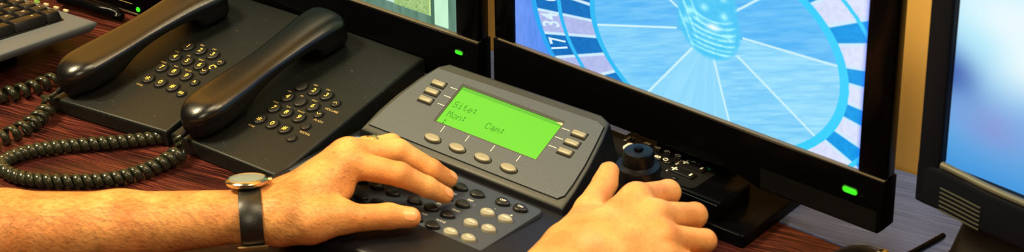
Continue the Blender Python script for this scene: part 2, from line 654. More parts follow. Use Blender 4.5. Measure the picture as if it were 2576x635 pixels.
def make_tv(label, mtx, inv, ridge, func, led, foot, step, name='television'):
    t = thing(name, label, 'television', mtx=mtx)
    zr = ridge
    xl, xr = -389, 26
    top = zr + 240
    part('housing', box(xl + 2, xr - 1, 8, 19, zr - 42, top - 2, 3), M['black_satin'], t)
    part('rear_cover', box(xl + 60, xr - 60, 18, 44, zr - 30, top - 30, 8), M['black_satin'], t)
    # bezel ring: left, right and top of the screen
    b = merge(box(xl, -366.5, 1.5, 14, zr + 1, top, 1.2, 2), box(-0.5, xr, 1.5, 14, zr + 1, top, 1.2, 2),
              box(-366.5, -0.5, 1.5, 14, zr + 218, top, 1.2, 2))
    part('bezel', b, M['black_gloss'], t)
    cz = zr - 51
    cpoly = [(xl - 1, cz), (-290, cz), (-262, cz + 7), (-122, cz + 7), (-96, cz), (xr - 4, cz), (xr, cz + 4), (xr, zr - 0.6), (xl - 1, zr - 0.6)]
    part('chin', prism(cpoly, -19, 0, 1.4, 3, STANDF), M['black_gloss'], t)
    part('ledge_strip', box(xl + 4, xr - 0.5, 0.4, 5.5, zr - 0.6, zr + 0.9, 0.5, 2), M['ledge'], t, 'strip along the lower bezel edge, reflected highlight in its brown colour')
    link('screen', grid_mesh('screen', -367, -0.4, zr + 0.9, zr + 219, step, func, 4.5), t)
    if foot[2] < 0:
        part('speaker_grille', box(-94, xr - 5, -0.35, 0.2, zr - 49, zr - 30), grille, t)
    lx, lz, lw, lh = led
    ringm = STANDF @ tr(0, 0, 0)
    ro = prism(capsule_poly(lw, lh), 0, 0.7, 0.3, 2, STANDF)
    ro.transform(tr(lx, 0, lz))
    r = part('power_light', ro, M['led_ring'], t, 'green power light')
    li = prism(capsule_poly(lw - 2.0, lh - 1.6), 0.5, 1.0, 0.3, 2, STANDF)
    li.transform(tr(lx, 0, lz))
    part('lens', li, M['led_green'], r)
    ic = merge(box(lx + lw * .5 + 2, lx + lw * .5 + 2.7, -0.3, 0.1, lz - 2.5, lz + 0.5), box(lx + lw * .5 + 3.6, lx + lw * .5 + 4.3, -0.3, 0.1, lz - 2.5, lz + 0.5))
    part('power_mark', ic, M['mon_black'], t)
    if foot:
        x0, x1, y0, y1 = foot
        fp = rounded_poly([(x0, y0), (x1, y0), (x1 - 4, y1), (x0 + 4, y1)], 5, 4)
        part('foot', prism(fp, 0.2, 12, 2.0, 3), M['black_gloss'], t, mtx=inv)
        part('neck', box((x0 + x1) / 2 - 40, (x0 + x1) / 2 + 40, 24, 38, 11.8, zr - 40, 3), M['black_satin'], t, mtx=inv)
    return t


# picture on the right television: a roulette wheel seen from above at a slant
WC = np.array([-149.284, 159.452])
WL = np.array([[7.72486804e-03, 3.00079794e-05], [0.0, 1.07263636e-02]])
BND = [-188.4, -179, -170, -161, -151.7, -142.2, -132.9, -123, -113, -103, -93, -83, -73, -63, -53, -43, -32, -23.3, -14.3, -5.5, 4.9,
       13.8, 24.7, 34, 45.3, 55, 65, 75, 85, 95, 105, 115, 125, 135, 145, 155, 164, 171.6]
SPOKES = [((-272.8, 140.8), (-188.7, 164.5)), ((-171.5, 150.3), (-222, 86)), ((-148.6, 146.4), (-126, 78)), ((-124.8, 157.9), (-36, 103)),
          ((-119.8, 176.2), (-26, 180.5)), ((-131.7, 196.3), (-80, 238)), ((-187.5, 184.7), (-250, 218))]


def roulette(x, z):
    dxz = np.stack([x - WC[0], z - WC[1]])
    n = WL @ dxz
    rho = np.hypot(n[0], n[1])
    ang = np.degrees(np.arctan2(n[1], n[0]))
    c = np.zeros((len(x), 3))
    # sectors
    bnd = np.array(sorted(BND))
    idx = np.searchsorted(bnd, ang)
    k0 = np.searchsorted(bnd, -165)          # -170..-161 is lilac
    lilac = ((idx - k0) % 2 == 0)
    kr = np.searchsorted(bnd, 0)             # right-hand side: -5.5..4.9 is lilac
    lilac = np.where(np.abs(ang) < 100, ((idx - kr) % 2 == 0), lilac)
    near = np.min(np.abs(ang[:, None] - bnd[None, :]), axis=1) * np.pi / 180 * rho
    left = (x < WC[0])
    gx = np.clip((x + 300) / 300, 0, 1)[:, None]
    blue = np.array([12, 112, 192]) * (1 - gx) + np.array([14, 158, 236]) * gx
    lil = np.array([176, 186, 236]) * (1 - gx) + np.array([222, 230, 255]) * gx
    nz = vnoise(x * 0.35, z * 0.35, 3)[:, None] * 12 - 6
    sec = np.where(lilac[:, None], lil, blue) + nz
    white = np.array([206, 236, 255])
    wm = np.clip((0.019 - near) / 0.010, 0, 1)[:, None]
    sec = sec * (1 - wm) + white * wm
    cyan = np.array([46, 186, 246]) * (1 - gx) + np.array([60, 212, 255]) * gx
    # inner cone of brushed wood, blue in the picture
    hub = np.array([-153, 172])
    ha = np.degrees(np.arctan2(z - hub[1], x - hub[0]))
    hr = np.hypot(x - hub[0], z - hub[1])
    tone = np.select([ha > 4, ha > -30.5, ha > -74, ha > -129, ha > -165], [0.3, 0.9, 0.75, 0.85, 0.62], 0.3)
    bot = np.clip((-ha - 70) / 6, 0, 1) * np.clip((ha + 130) / 6, 0, 1)
    s1 = 0.55 + 0.28 * (vnoise(ha * 0.45 + 200, hr * 0.03 + 20, 11) - 0.5)
    u = x * 0.94 + z * 0.34
    v = z * 0.94 - x * 0.34
    s2 = 0.6 * vnoise(u * 0.045 + 90, v * 0.42 + 80, 13) + 0.4 * vnoise(u * 0.10 + 90, v * 1.1 + 120, 17)
    streak = (s1 * bot + s2 * (1 - bot)) * 0.9 - 0.5
    w = np.clip(tone + streak * 0.7, 0, 1.3)[:, None]
    inner = np.array([78, 178, 246]) * (1 - w) + np.array([158, 226, 255]) * w
    for (a, b) in SPOKES:
        a, b = np.array(a), np.array(b)
        d = b - a
        t = np.clip(((x - a[0]) * d[0] + (z - a[1]) * d[1]) / (d @ d), 0, 1)
        dist = np.hypot(x - a[0] - t * d[0], z - a[1] - t * d[1])
        m = np.clip(1.5 - dist, 0, 1)[:, None]
        inner = inner * (1 - m) + np.array([206, 244, 255]) * m
    # glassy hub with rippled rings
    hx, hz = (x + 154.5 + (z - 172) * 0.08) / 34.0, (z - 178) / 33.0
    hd = np.hypot(hx, np.maximum(hz, -1.5) if False else hz)
    prof = np.where(z > 178, np.abs(hx) * (1 + 0.15 * np.clip(hz, 0, 2)), hd)
    ins = np.clip((1 - prof) * 8, 0, 1)[:, None]
    rip = 0.5 + 0.5 * np.sin((z - 0.018 * (x + 152) ** 2) * 0.82 + 2.6 * vnoise(x * 0.13, z * 0.13, 5) + 1.2 * np.clip(-(x + 158) / 20, 0, 2))
    sp = 0.6 * vnoise(x * 0.28 + 7, z * 0.5 + 3, 23) + 0.4 * vnoise(x * 0.6 + 7, z * 1.1 + 3, 29)
    gl = np.clip(rip * 0.6 + sp * 1.2 - 0.62 + 0.35 * np.exp(-((x + 151) / 14) ** 2 - ((z - 176) / 18) ** 2), 0, 1)[:, None]
    r = np.hypot((x + 151) / 1.3, z - 206)
    arcs = sum(np.exp(-((r - q) / 1.1) ** 2) * a for q, a in ((24, .7), (29.5, .8), (35, 1), (39.5, .7), (44.5, 1), (49, .7), (53, .9)))
    arcs = arcs * np.clip((190 - z) / 6, 0, 1) * np.clip((24 - np.abs(x + 150)) / 6, 0, 1) * (0.5 + 0.7 * sp)
    sw = np.clip(np.sin(((x + 175) * 0.75 + (z - 175) * 0.38) * 0.9) - 0.2, 0, 1) * np.clip((-(x + 164)) / 6, 0, 1) * (0.3 + 0.9 * sp)
    blob = sum(np.exp(-((x - a) / 4.0) ** 2 - ((z - b) / 3.0) ** 2) * k for a, b, k in ((-174, 186, .9), (-178, 176, .6), (-140, 190, .8), (-160, 193, .7), (-134, 172, .6), (-165, 181, .4), (-142, 206, .7), (-156, 208, .6)))
    gl = np.clip(0.22 + 0.25 * (sp - 0.5) + arcs + sw * 0.8 + blob, 0, 1)[:, None]
    hubc = np.array([52, 186, 246]) * (1 - gl) + np.array([170, 248, 255]) * gl
    spot = np.exp(-((x + 150.5) / 7) ** 2 - ((z - 177) / 3.2) ** 2)[:, None]
    hubc = hubc * (1 - spot) + np.array([240, 255, 255]) * spot
    edge = np.clip(1 - np.abs(prof - 0.97) * 14, 0, 1)[:, None]
    hubc = hubc * (1 - edge) + np.array([60, 205, 246]) * edge
    inner = inner * (1 - ins) + hubc * ins
    # outside of the wheel
    g = np.clip((x + 368) / 60, 0, 1)[:, None]
    outw = np.array([110, 150, 240]) * (1 - g) + np.array([70, 140, 245]) * g + (vnoise(x * .5, z * .1, 9)[:, None] * 14 - 7)
    rim = np.where(left, 0.022, 0.034)
    c = np.where((rho < 1.0 - rim)[:, None], inner, c)
    c = np.where(((rho >= 1.0 - rim) & (rho < 1.0 + rim))[:, None], cyan, c)
    c = np.where(((rho >= 1.0 + rim) & (rho < 1.275))[:, None], sec, c)
    c = np.where(((rho >= 1.275) & (rho < 1.31))[:, None], cyan, c)
    c = np.where(((rho >= 1.31) & (rho < 1.50))[:, None], sec, c)
    c = np.where(((rho >= 1.50) & (rho < 1.545))[:, None], np.array([40, 168, 246]), c)
    c = np.where((rho >= 1.545)[:, None], outw, c)
    rb = (np.clip((x + 7) / 7, 0, 1) ** 2)[:, None] * 0.75
    c = c * (1 - rb) + np.array([30, 70, 250]) * rb
    return lin_arr(c)


tv_mtx, tv_inv = tv_matrix(TVO, PSI_TV, 1.3, 95)
tv2 = make_tv('black television at right showing a blue roulette wheel, joystick keyboard before it', tv_mtx, tv_inv, 92.2, roulette,
              (-5.5, 73.4, 16, 7), (-276, -86, -32, 70), 0.56)
# numbers on the rim of the wheel
nb = []
for s, px, pz, rot, sz in (('17', -315.6, 108.0, -70, 23), ('34', -324.9, 129.2, -76, 23), ('0', -327.5, 150.8, -82, 23)):
    b = curve_text(s, sz, 0.3, 0.01)
    b.transform(STANDF @ Matrix.Rotation(math.radians(rot - 180 + 0), 4, 'Z') @ Matrix.Diagonal((0.62, 1.2, 1, 1)))
    b.transform(tr(px, 4.2, pz))
    nb.append(b)
part('wheel_numbers', merge(*nb), M['digit_glow'], tv2)


def desktop_picture(x, z):
    n = vnoise(x * 0.3, z * 0.06, 2)[:, None]
    c = np.array([84, 124, 104]) + n * np.array([26, 22, 26])
    dk = np.clip((-130 - x) / 60, 0, 1)[:, None]
    c = c * (1 - dk * 0.25)
    doc = (x > -100.5) & (x < -56) & (z > 101.2)
    tx = vnoise(x * 0.9, z * 0.9, 4)[:, None]
    c = np.where(doc[:, None], np.array([128, 168, 100]) + tx * np.array([62, 52, 46]), c)
    c = np.where((doc & (x > -58))[:, None], np.array([205, 235, 150]), c)
    wb = (x > -117) & (x <= -100.5) & (z > 102)
    c = np.where(wb[:, None], np.array([200, 232, 214]), c)
    c = np.where((wb & (np.hypot(x + 109, z - 105.5) < 2.2))[:, None], np.array([70, 120, 205]), c)
    st = (x > -52.3) & (x < -35.3) & (z > 94.0)
    c = np.where(st[:, None], np.array([206, 250, 214]) - 8 * n, c)
    c = np.where(((x > -56) & (x <= -52.3))[:, None], np.array([74, 112, 92]), c)
    return lin_arr(c)


# left television: its ridge lies lower and it stands a little further back
TV1R = 85.5
_a, _b = at(1201, 110, TV1R), at(878, 0, TV1R)
PSI_TV1 = math.degrees(math.atan2(-(_a - _b)[1], (_a - _b)[0]))
_X = np.array([math.cos(math.radians(PSI_TV1)), -math.sin(math.radians(PSI_TV1)), 0])
TV1O = _a - _X * 25.5
m1, i1 = tv_matrix((TV1O[0], TV1O[1], 0), PSI_TV1, 0.6, TV1R)


def shifted(x, z):
    return desktop_picture(x - 26 + 2, z - TV1R + 91.5)


tv1 = make_tv('black television at left showing a greenish page with a white strip', m1, i1, TV1R, shifted,
              (4, TV1R - 15.6, 10.5, 5.2), (-276, -86, 4, 80), 0.9)

#@@TABLE
# ------------------------------------------------------------------ telephones
W_P, L_P, H0, TILT = 132.0, 206.0, 18.0, 9.57
TP = tilt(0, H0, TILT)
KX, KY, KA, KB = 75.95, 85.2, 15.37, 19.47
LS = L_P / math.cos(math.radians(TILT)) - 2


def scaled(bm, m):
    bm.transform(m)
    return bm


key_me = None


def oval_key(rx, ry, h):
    return prism(ellipse(rx, ry, 24), 0.0, h, 0.9, 3, None, 0.94)


KEY_ME = bm_mesh(oval_key(5.9, 7.0, 2.4), 'key', M['key'])
SMALL_ME = bm_mesh(oval_key(4.3, 4.9, 2.0), 'small_key', M['key'])
REC_ME = bm_mesh(prism(ellipse(7.1, 8.2, 28, 0.35, 0.3), 0.0, 0.18), 'recess', M['recess'])
SREC_ME = bm_mesh(prism(ellipse(5.4, 6.0, 24, 0.3, 0.3), 0.0, 0.18), 'recess', M['recess'])
LETTERS = {'2': 'ABC', '3': 'DEF', '4': 'GHI', '5': 'JKL', '6': 'MNO', '7': 'PQRS', '8': 'TUV', '9': 'WXYZ'}


def make_phone(label, O, psi, small, blank, group, x_left=0.0):
    t = thing('telephone', label, 'telephone', O, psi, group)
    # wedge shaped base with a rounded front edge
    b = hexa([(x_left + 1.5, 3 + 0.93 * x_left, 1.5), (W_P - 1.5, 3, 1.5), (W_P - 1.5, L_P, 1.5), (x_left + 1.5, L_P, 1.5),
              (x_left, 0.93 * x_left, H0 + 0.93 * x_left * math.tan(math.radians(TILT))), (W_P, 0, H0), (W_P, L_P, H0 + L_P * math.tan(math.radians(TILT))), (x_left, L_P, H0 + L_P * math.tan(math.radians(TILT)))])
    es = [e for e in b.edges if min(v.co.z for v in e.verts) > 10]
    bevel(b, es, 3.4, 4)
    part('base', b, M['phone'], t)
    for x in (16, W_P - 16):
        for y in (18, L_P - 18):
            part('rubber_foot', prism(ellipse(7, 7, 12, x, y), 0, 2.2), M['recess'], t)
    # shallow cradle under the handset
    part('handset_rest', prism(rounded_poly([(5, 6), (49, 6), (49, 60), (5, 60)], 14), -0.2, 0.15, 0, 1, TP), M['phone_dark'], t)
    part('handset_rest', prism(rounded_poly([(5, 150), (51, 150), (51, 192), (5, 192)], 8), -0.2, 0.15, 0, 1, TP), M['phone_dark'], t)
    rec = []
    keys = '123456789*0#'
    for i, ch in enumerate(keys):
        r, c = divmod(i, 3)
        x, y = KX + KA * (c - 1), KY - KB * (r - 1.5)
        k = link('key', KEY_ME, t, mmS(TP @ tr(x, y, 0)))
        link('recess', REC_ME, k)
        if ch in blank:
            continue
        s = 9.5 if ch == '*' else 7.4
        if ch == '*':
            tb = text('*', 13, 0.2, -3.4, 2.45)
        else:
            tb = text(ch, 7.6, 0, 0, 2.45, bold=0.08)
        part('digit', tb, M['gold_print'], k, 'gold digit')
    for kind, x, y in small:
        k = link('small_key', SMALL_ME, t, mmS(TP @ tr(x, y, 0)))
        link('recess', SREC_ME, k)
        if kind in ('up', 'down'):
            s = 1 if kind == 'up' else -1
            tb = tube([(-2, -1 * s, 2.02), (0, 1.1 * s, 2.02), (2, -1 * s, 2.02)], 0.42, 6)
            part('arrow', tb, M['gold_print'], k)
        elif kind == 'R':
            part('digit', text('R', 4.6, 0, 0, 2.05, bold=0.05), M['gold_print'], k)
        elif kind == 'loop':
            ring = [(-1.1 + 1.3 * math.cos(a), 1.3 * math.sin(a), 2.02) for a in np.linspace(0, 2 * PI, 14)]
            ring2 = [(x_ + 2.2, y_, z_) for x_, y_, z_ in ring]
            part('loop_mark', merge(tube(ring, 0.35, 6), tube(ring2, 0.35, 6)), M['gold_print'], k)
    return t, TP


P1 = ((-423.5, 30.4, 0), 34.65)
P2 = ((-311.3, -46.4, 0), 37.27)
small1 = [('up', 106.0, 108.2), ('down', 100.9, 89.7), ('R', 105.0, 71.5), ('loop', 105.2, 52.0)]
small2 = [('up', 106.5, 109.5), ('down', 103.6, 88.6), ('plain', 105.5, 68.5), ('plain', 105.8, 48.6)]


def phone_print(t, words, blank_rows, sizes=2.7):
    bl = []
    for i, ch in enumerate('123456789*0#'):
        if ch in LETTERS:
            r, c = divmod(i, 3)
            x, y = KX + KA * (c - 1) - 5.8, KY - KB * (r - 1.5) + 9.0
            part('lettering', text(LETTERS[ch], sizes, x, y, 0.22, TP, 0, 0.02), M['dull_print'], t)
    for s, x, y, sz in words:
        part('lettering', text(s, sz, x, y, 0.22, TP, 0, 0.03), M['dull_print'], t)


ph1, _ = make_phone('black corded telephone farther left, its keys marked R and loop at the right', P1[0], P1[1], small1, '', None, -10.0)
phone_print(ph1, [('TONE', KX - KA - 2.2, KY - 1.5 * KB - 10.5, 2.9)], None)
# little handset glyph between the arrow keys
gl = [(103.2 + 3 * math.cos(a), 99.6 + 3 * math.sin(a), 0.3) for a in np.linspace(0.6, 4.4, 10)]
gg = merge(tube(gl, 0.5, 6), prism(ellipse(1, 1, 10, gl[0][0], gl[0][1]), 0, 0.4), prism(ellipse(1, 1, 10, gl[-1][0], gl[-1][1]), 0, 0.4))
gg.transform(TP)
part('handset_mark', gg, M['gold_print'], ph1)
ph2, _ = make_phone('black corded telephone nearest the display panel, with volume, flash and redial keys', P2[0], P2[1], small2, '15', None)
phone_print(ph2, [('TONE', KX - KA - 1.5, KY - 1.5 * KB - 10.5, 2.9), ('VOLUME', 109.5, 99.8, 4.0), ('FLASH', 109.5, 81.4, 3.8), ('REDIAL', 111.0, 61.0, 3.8)], None)


def lerp(tab, s):
    a = np.array(tab, float)
    return float(np.interp(s, a[:, 0], a[:, 1]))


def smooth_tab(tab, n=200):
    p = spline([(a, b, 0) for a, b in tab], 0.5)
    return p[:, :2]


SEAM = smooth_tab([(-3, 18), (20, 22), (60, 24), (100, 25), (140, 25), (170, 23.5), (191, 21)])
TOP = smooth_tab([(-3, 34), (14, 34.5), (35, 34.5), (70, 34), (105, 34.5), (140, 36.5), (165, 37.5), (180, 36.5), (191, 35)])
BOT = smooth_tab([(-3, 15), (-1, 3), (2, 1.6), (10, 1.2), (46, 1.0), (60, 4), (72, 11), (90, 16), (115, 19), (140, 18.5), (148, 14), (151, 6), (153, 1.4), (184, 1.0), (188, 3), (191, 18)])
WID = smooth_tab([(-3, 20.5), (30, 21.5), (60, 20.5), (95, 18.8), (135, 20.5), (165, 23.5), (182, 24), (191, 23.5)])
RF, RB = 30.0, 13.0
SS = list(np.concatenate([[-3 + RF * (1 - math.cos(a)) for a in np.linspace(0.06, PI / 2, 12)], np.arange(26, 176, 5), [191 - RB * (1 - math.cos(a)) for a in np.linspace(PI / 2, 0.06, 10)]]))


def end_round(s, e):
    f = 1.0
    if s < -3 + RF:
        f = max(0.0, 1 - ((RF - 3 - s) / RF) ** e) ** (1 / e)
    if s > 191 - RB:
        f = max(0.0, 1 - ((s - 191 + RB) / RB) ** e) ** (1 / e)
    return f


def make_handset(label, O, psi, T2=None):
    t = thing('telephone_handset', label, 'handset', O, psi, None)
    cx = 0.0
    TP = globals()['TP'] @ (T2 or tr(25.5, 2, 0) @ Matrix.Rotation(math.radians(-3.2), 4, 'Z') @ Matrix.Diagonal((1, 1.02, 1, 1)))
    up, lo = [], []
    n = 22
    for s in SS:
        sm, tp, bt, wd = lerp(SEAM, s), lerp(TOP, s), lerp(BOT, s), lerp(WID, s)
        wd *= end_round(s, 2.15)
        tp = sm + (tp - sm) * end_round(s, 2.2)
        bt = sm - (sm - bt) * end_round(s, 4.5)
        tp = max(tp, sm + 0.4)
        bt = min(bt, sm - 0.6)
        r = []
        for k in range(n + 1):
            a = PI * k / n
            ca, sa = math.cos(a), math.sin(a)
            r.append((cx + wd * math.copysign(abs(ca) ** (2 / 2.7), ca), s, sm + (tp - sm) * sa ** (2 / 2.3)))
        up.append([TP @ Vector(p) for p in r])
        r = []
        for k in range(n + 1):
            a = PI * k / n
            ca, sa = math.cos(a), math.sin(a)
            r.append((cx + (wd - 0.7) * math.copysign(abs(ca) ** (2 / 3.6), ca), s, sm - 0.35 - (sm - 0.35 - bt) * sa ** (2 / 3.2)))
        lo.append([TP @ Vector(p) for p in r])
    part('upper_shell', loft(up), M['handset'], t, 'glossy black upper shell', ang=60)
    part('lower_shell', loft(lo), M['phone_dark'], t, 'matt black lower shell', ang=60)
    b = tube([TP @ Vector(p) for p in ((-6, 4, 7), (-6, -2, 6.5), (-6, -6, 6))], [3.0, 3.0, 2.2], 10)
    part('cord_boot', b, M['recess'], t)
    return t


hs1 = make_handset('glossy black handset on the farther left telephone, cut by the top edge', *P1, T2=tr(8.5, -2, 0) @ Matrix.Rotation(math.radians(-12), 4, 'Z') @ Matrix.Diagonal((1, 0.985, 1, 1)))
hs2 = make_handset('glossy black handset on the telephone nearest the display panel', *P2)


# ------------------------------------------------------------------ coiled cords
def p_at(O, psi, l):
    wv, _ = frame(O, psi)
    q = TP @ Vector(l)
    return wv((q.x, q.y, q.z))


def coil(pts, radii, pitches, wire, lead_in, lead_out, wide=1.0):
    """helix along a path: radii and pitches run with the path length"""
    P = spline(pts, 0.8)
    s = np.concatenate([[0], np.cumsum(np.linalg.norm(np.diff(P, axis=0), axis=1))])
    T = np.gradient(P, axis=0)
    T /= np.linalg.norm(T, axis=1)[:, None]
    u = s / s[-1]
    rad = np.interp(u, np.linspace(0, 1, len(radii)), radii)
    pit = np.interp(u, np.linspace(0, 1, len(pitches)), pitches)
    ph = np.concatenate([[0], np.cumsum(2 * PI * np.diff(s) / pit[1:])])
    q = np.arange(0, ph[-1], 2 * PI / 18)
    Pq = np.stack([np.interp(q, ph, P[:, k]) for k in range(3)], 1)
    Tq = np.stack([np.interp(q, ph, T[:, k]) for k in range(3)], 1)
    rq = np.interp(q, ph, rad)
    out, band = [], []
    for p, tt, r, a in zip(Pq, Tq, rq, q):
        tt = Vector(tt).normalized()
        side = tt.cross(Vector((0, 0, 1))).normalized()
        upv = side.cross(tt)
        rad_d = upv * math.cos(a) + side * math.sin(a)
        c = Vector(p) + rad_d * r
        out.append(c)
        band.append([c + rad_d * (wire * math.cos(b)) + tt * (wire * wide * math.sin(b)) for b in np.linspace(0, 2 * PI, 10, endpoint=False)])
    lead = []
    if lead_in:
        lead = [Vector(v) for v in spline(list(lead_in) + [tuple(out[0])], 2.0)][:-1]
    tail = []
    if lead_out:
        tail = [Vector(v) for v in spline([tuple(out[-1])] + list(lead_out), 2.0)][1:]
    if wide == 1.0:
        return tube(lead + out + tail, wire, 8)
    parts = [loft(band)]
    if lead:
        parts.append(tube(lead + out[:2], wire, 8))
    if tail:
        parts.append(tube(out[-2:] + tail, wire, 8))
    return merge(*parts)


def make_cord(label, bm, t, P):
    bm.transform((tr(*P[0]) @ Matrix.Rotation(-math.radians(P[1]), 4, 'Z')).inverted())
    return part('coiled_cord', bm, M['cord'], t, label, ang=80)


h2 = p_at(*P2, (19.5, -4, 6.2))
h2b = p_at(*P2, (16, -9, 4))
pts2 = [at(463, 376, 14), at(438, 394, 9.5), at(402, 414, 8.5), at(352, 434, 7.6), at(290, 449, 7.2), at(220, 455, 7), at(150, 456, 7), at(90, 453, 7),
        at(45, 445, 7), at(14, 431, 7), at(4, 415, 7), at(22, 399, 7), at(70, 382, 7), at(135, 371, 7), at(205, 364, 7), at(275, 359, 7), at(340, 353, 7), at(400, 346, 7), at(436, 338, 7)]
bm = coil(pts2, [6.8, 5.2, 4.7, 4.6, 4.6, 4.6, 4.6, 4.6, 4.6, 4.5], [9.5, 8.8, 8.4, 9.0, 7.2, 6.6, 7.6, 8.8, 8.4, 7.4], 2.2,
          [h2, h2b, at(452, 352, 17)], [at(452, 330, 8)], 1.85)
make_cord('dark green coiled cord looping beside the forearm', bm, ph2, P2)
h1 = p_at(*P1, (2, -6, 6.2))
pts1 = [at(128, 262, 14), at(112, 284, 10), at(88, 305, 9), at(58, 324, 8.5), at(22, 340, 8.3), at(-30, 356, 8), at(-80, 350, 8), at(-100, 310, 8), at(-75, 262, 8),
        at(-30, 245, 8), at(10, 238, 8), at(50, 230, 8), at(88, 219, 8), at(118, 207, 8), at(136, 200, 8)]
bm = coil(pts1, [6.6, 6.4, 6.4, 6.0, 6.0, 6.0, 6.0, 6.2, 6.2, 6.0], [10.5, 11.5, 12.0, 11, 11, 11, 11, 11.5, 11.5, 10], 2.2,
          [h1, p_at(*P1, (-3, -12, 3)), at(106, 244, 17)], [at(150, 200, 8)], 1.7)
make_cord('dark green stretched coiled cord crossing the left edge', bm, ph1, P1)

# ------------------------------------------------------------------ computer keyboard, propped up at its near end
KBO = at(268, 53, 33)
kpsi, kt = 41.0, 8.0
kb_m = tr(*KBO) @ Matrix.Rotation(-math.radians(kt), 4, 'X') @ Matrix.Rotation(-math.radians(kpsi), 4, 'Z')
kb = thing('computer_keyboard', 'grey computer keyboard with black keys in the top left corner', 'keyboard', mtx=mmS(kb_m))
bd = hexa([(-215, -165, -12), (-6, -165, -12), (-14, -10, -12), (-215, 4, -12), (-215, -160, -2), (2, -160, -2), (-6, 0, -1), (-215, 0, -1)])
es = [e for e in bd.edges if min(v.co.z for v in e.verts) > -5 or (abs(e.verts[0].co.x - e.verts[1].co.x) < 12 and e.verts[0].co.x > 0 and abs(e.verts[0].co.z - e.verts[1].co.z) > 5)]
bevel(bd, es, 9, 5)
part('body', bd, M['kb_grey'], kb)
part('key_well', prism(rounded_poly([(-210, -150), (-34, -150), (-36, -22), (-210, -22)], 4), -1.4, -0.7), M['kb_key'], kb)


def keycap(wx, wy):
    w, h = wx / 2 - 0.6, wy / 2 - 0.6
    b = hexa([(-w, -h, 0), (w, -h, 0), (w, h, 0), (-w, h, 0), (-w + 2.4, -h + 1.6, 9.5), (w - 2.4, -h + 1.6, 9.5), (w - 2.4, h - 2.8, 9.5), (-w + 2.4, h - 2.8, 9.5)])
    bevel(b, list(b.edges), 1.1, 2)
    return b


cap_me = bm_mesh(keycap(17.6, 19.4), 'keycap', M['kb_key'])
tall_me = bm_mesh(keycap(17.6, 39), 'keycap', M['kb_key'])
x0, y0 = -46.0, -33.0
pad = [(0, 0, '-'), (-1, 0, '*'), (-2, 0, '/'), (-3, 0, 'Num'), (-1, -1, '9'), (-2, -1, '8'), (-3, -1, '7'), (-1, -2, '6'), (-2, -2, '5'), (-3, -2, '4'),
       (-1, -3, '3'), (-2, -3, '2'), (-3, -3, '1'), (-1, -4, '.'), (-2, -4, '0'), (-3, -4, '0')]
for i, j, s in pad:
    k = link('keycap', cap_me, kb, mmS(tr(x0 + 17.6 * i, y0 + 19.6 * j, -0.6)))
    big = len(s) == 1
    part('legend', text(s, 5.5 if big else 3.6, -1, 1, 9.56), M['white_print'], k)
for j, s in ((-1.5, '+'), (-3.5, '')):
    k = link('keycap', tall_me, kb, mmS(tr(x0, y0 + 19.6 * j, -0.6)))
    if s:
        part('legend', text(s, 6, -1, 8, 9.56), M['white_print'], k)
for i in range(4, 8):
    for j in range(5):
        link('keycap', cap_me, kb, mmS(tr(x0 - 17.6 * i - 8, y0 - 19.6 * j, -0.6)))
for i, (x, m) in enumerate(((-105, 'led_yellow'), (-90, 'led_off'), (-74, 'led_off'), (-59, 'led_off'))):
    part('indicator_light', box(x - 3.2, x + 3.2, -4.5, -1.5, -2, 0.2, 0.5, 2), M[m], kb)
# fold-out feet down to the desk
for x in (-80,):
    q = kb_m @ Vector((x, -80, -12))
    b = prism(rounded_poly([(x - 16, -88), (x + 16, -88), (x + 16, -62), (x - 16, -62)], 4), -12.5 - max(0, q.z - 0.8), -21)
    part('foot', b, M['black_matte'], kb)

# ------------------------------------------------------------------ shiny set-top box behind the keyboard, and its cable plug
bx_w = at(356, 34, 6)
sb = thing('settop_box', 'glossy black box with a small green light behind the left handset', 'box', (bx_w[0], bx_w[1], 0), 34)
part('case', box(-150, 0, 0, 120, 1.5, 44, 2.5, 3), M['black_gloss'], sb)
part('front_trim', box(-149, -1, -0.6, 0.5, 2.5, 4.2, 0.3, 2), M['steel'], sb)
lo_ = prism(ellipse(2.5, 2.5, 16), 0, 1.0, 0.3, 2, STANDF)
lo_.transform(tr(-4, 0, 9.5))
part('power_light', lo_, M['led_green'], sb, 'round green light')
part('front_print', merge(*[box(-44 + 5 * k, -41 + 5 * k, -0.3, 0.2, 19, 20.2) for k in range(3)], box(-46, -12, -0.3, 0.2, 13.4, 13.9)), M['dull_print'], sb)
cb = spline([at(150, -6, 10), at(200, 6, 10), at(250, 22, 10), at(285, 30, 9), at(300, 40, 7), at(296, 46, 5)], 3)
o = part('black_cable', tube(cb, 6.0, 12), M['black_gloss'])
o['label'] = 'thick glossy black cable lying behind the grey keyboard'
o['category'] = 'cable'
#@@PANEL
# ------------------------------------------------------------------ joystick control keyboard with a green display
KO, KPSI = (41.15, -204.9, 0), 38.5
kw, kl = frame(KO, KPSI)
pan = thing('control_keyboard', 'grey control keyboard with a lit green display, soft buttons and a joystick', 'control panel', KO, KPSI)
# low body: rounded front edge, round right end that carries the stick
arc = [(40 + 100 * math.cos(a), -42 + 108 * math.sin(a)) for a in np.linspace(-1.2, 1.28, 18)]
body_poly = rounded_poly([(-246, -150), (60, -150)], 0) + arc + rounded_poly([(30, 84), (-236, 80)], 0)
b = prism(body_poly, 1.5, 26, 0)
b.faces.ensure_lookup_table()
top = [f for f in b.faces if all(v.co.z > 20 for v in f.verts)]
bevel(b, {e for f in top for e in f.edges}, 9, 5)
part('lower_body', b, M['navy'], pan, 'dark lower body')
for x in (-220, 60):
    for y in (-120, 40):
        part('rubber_foot', prism(ellipse(9, 9, 14, x, y), 0, 3), M['recess'], pan)
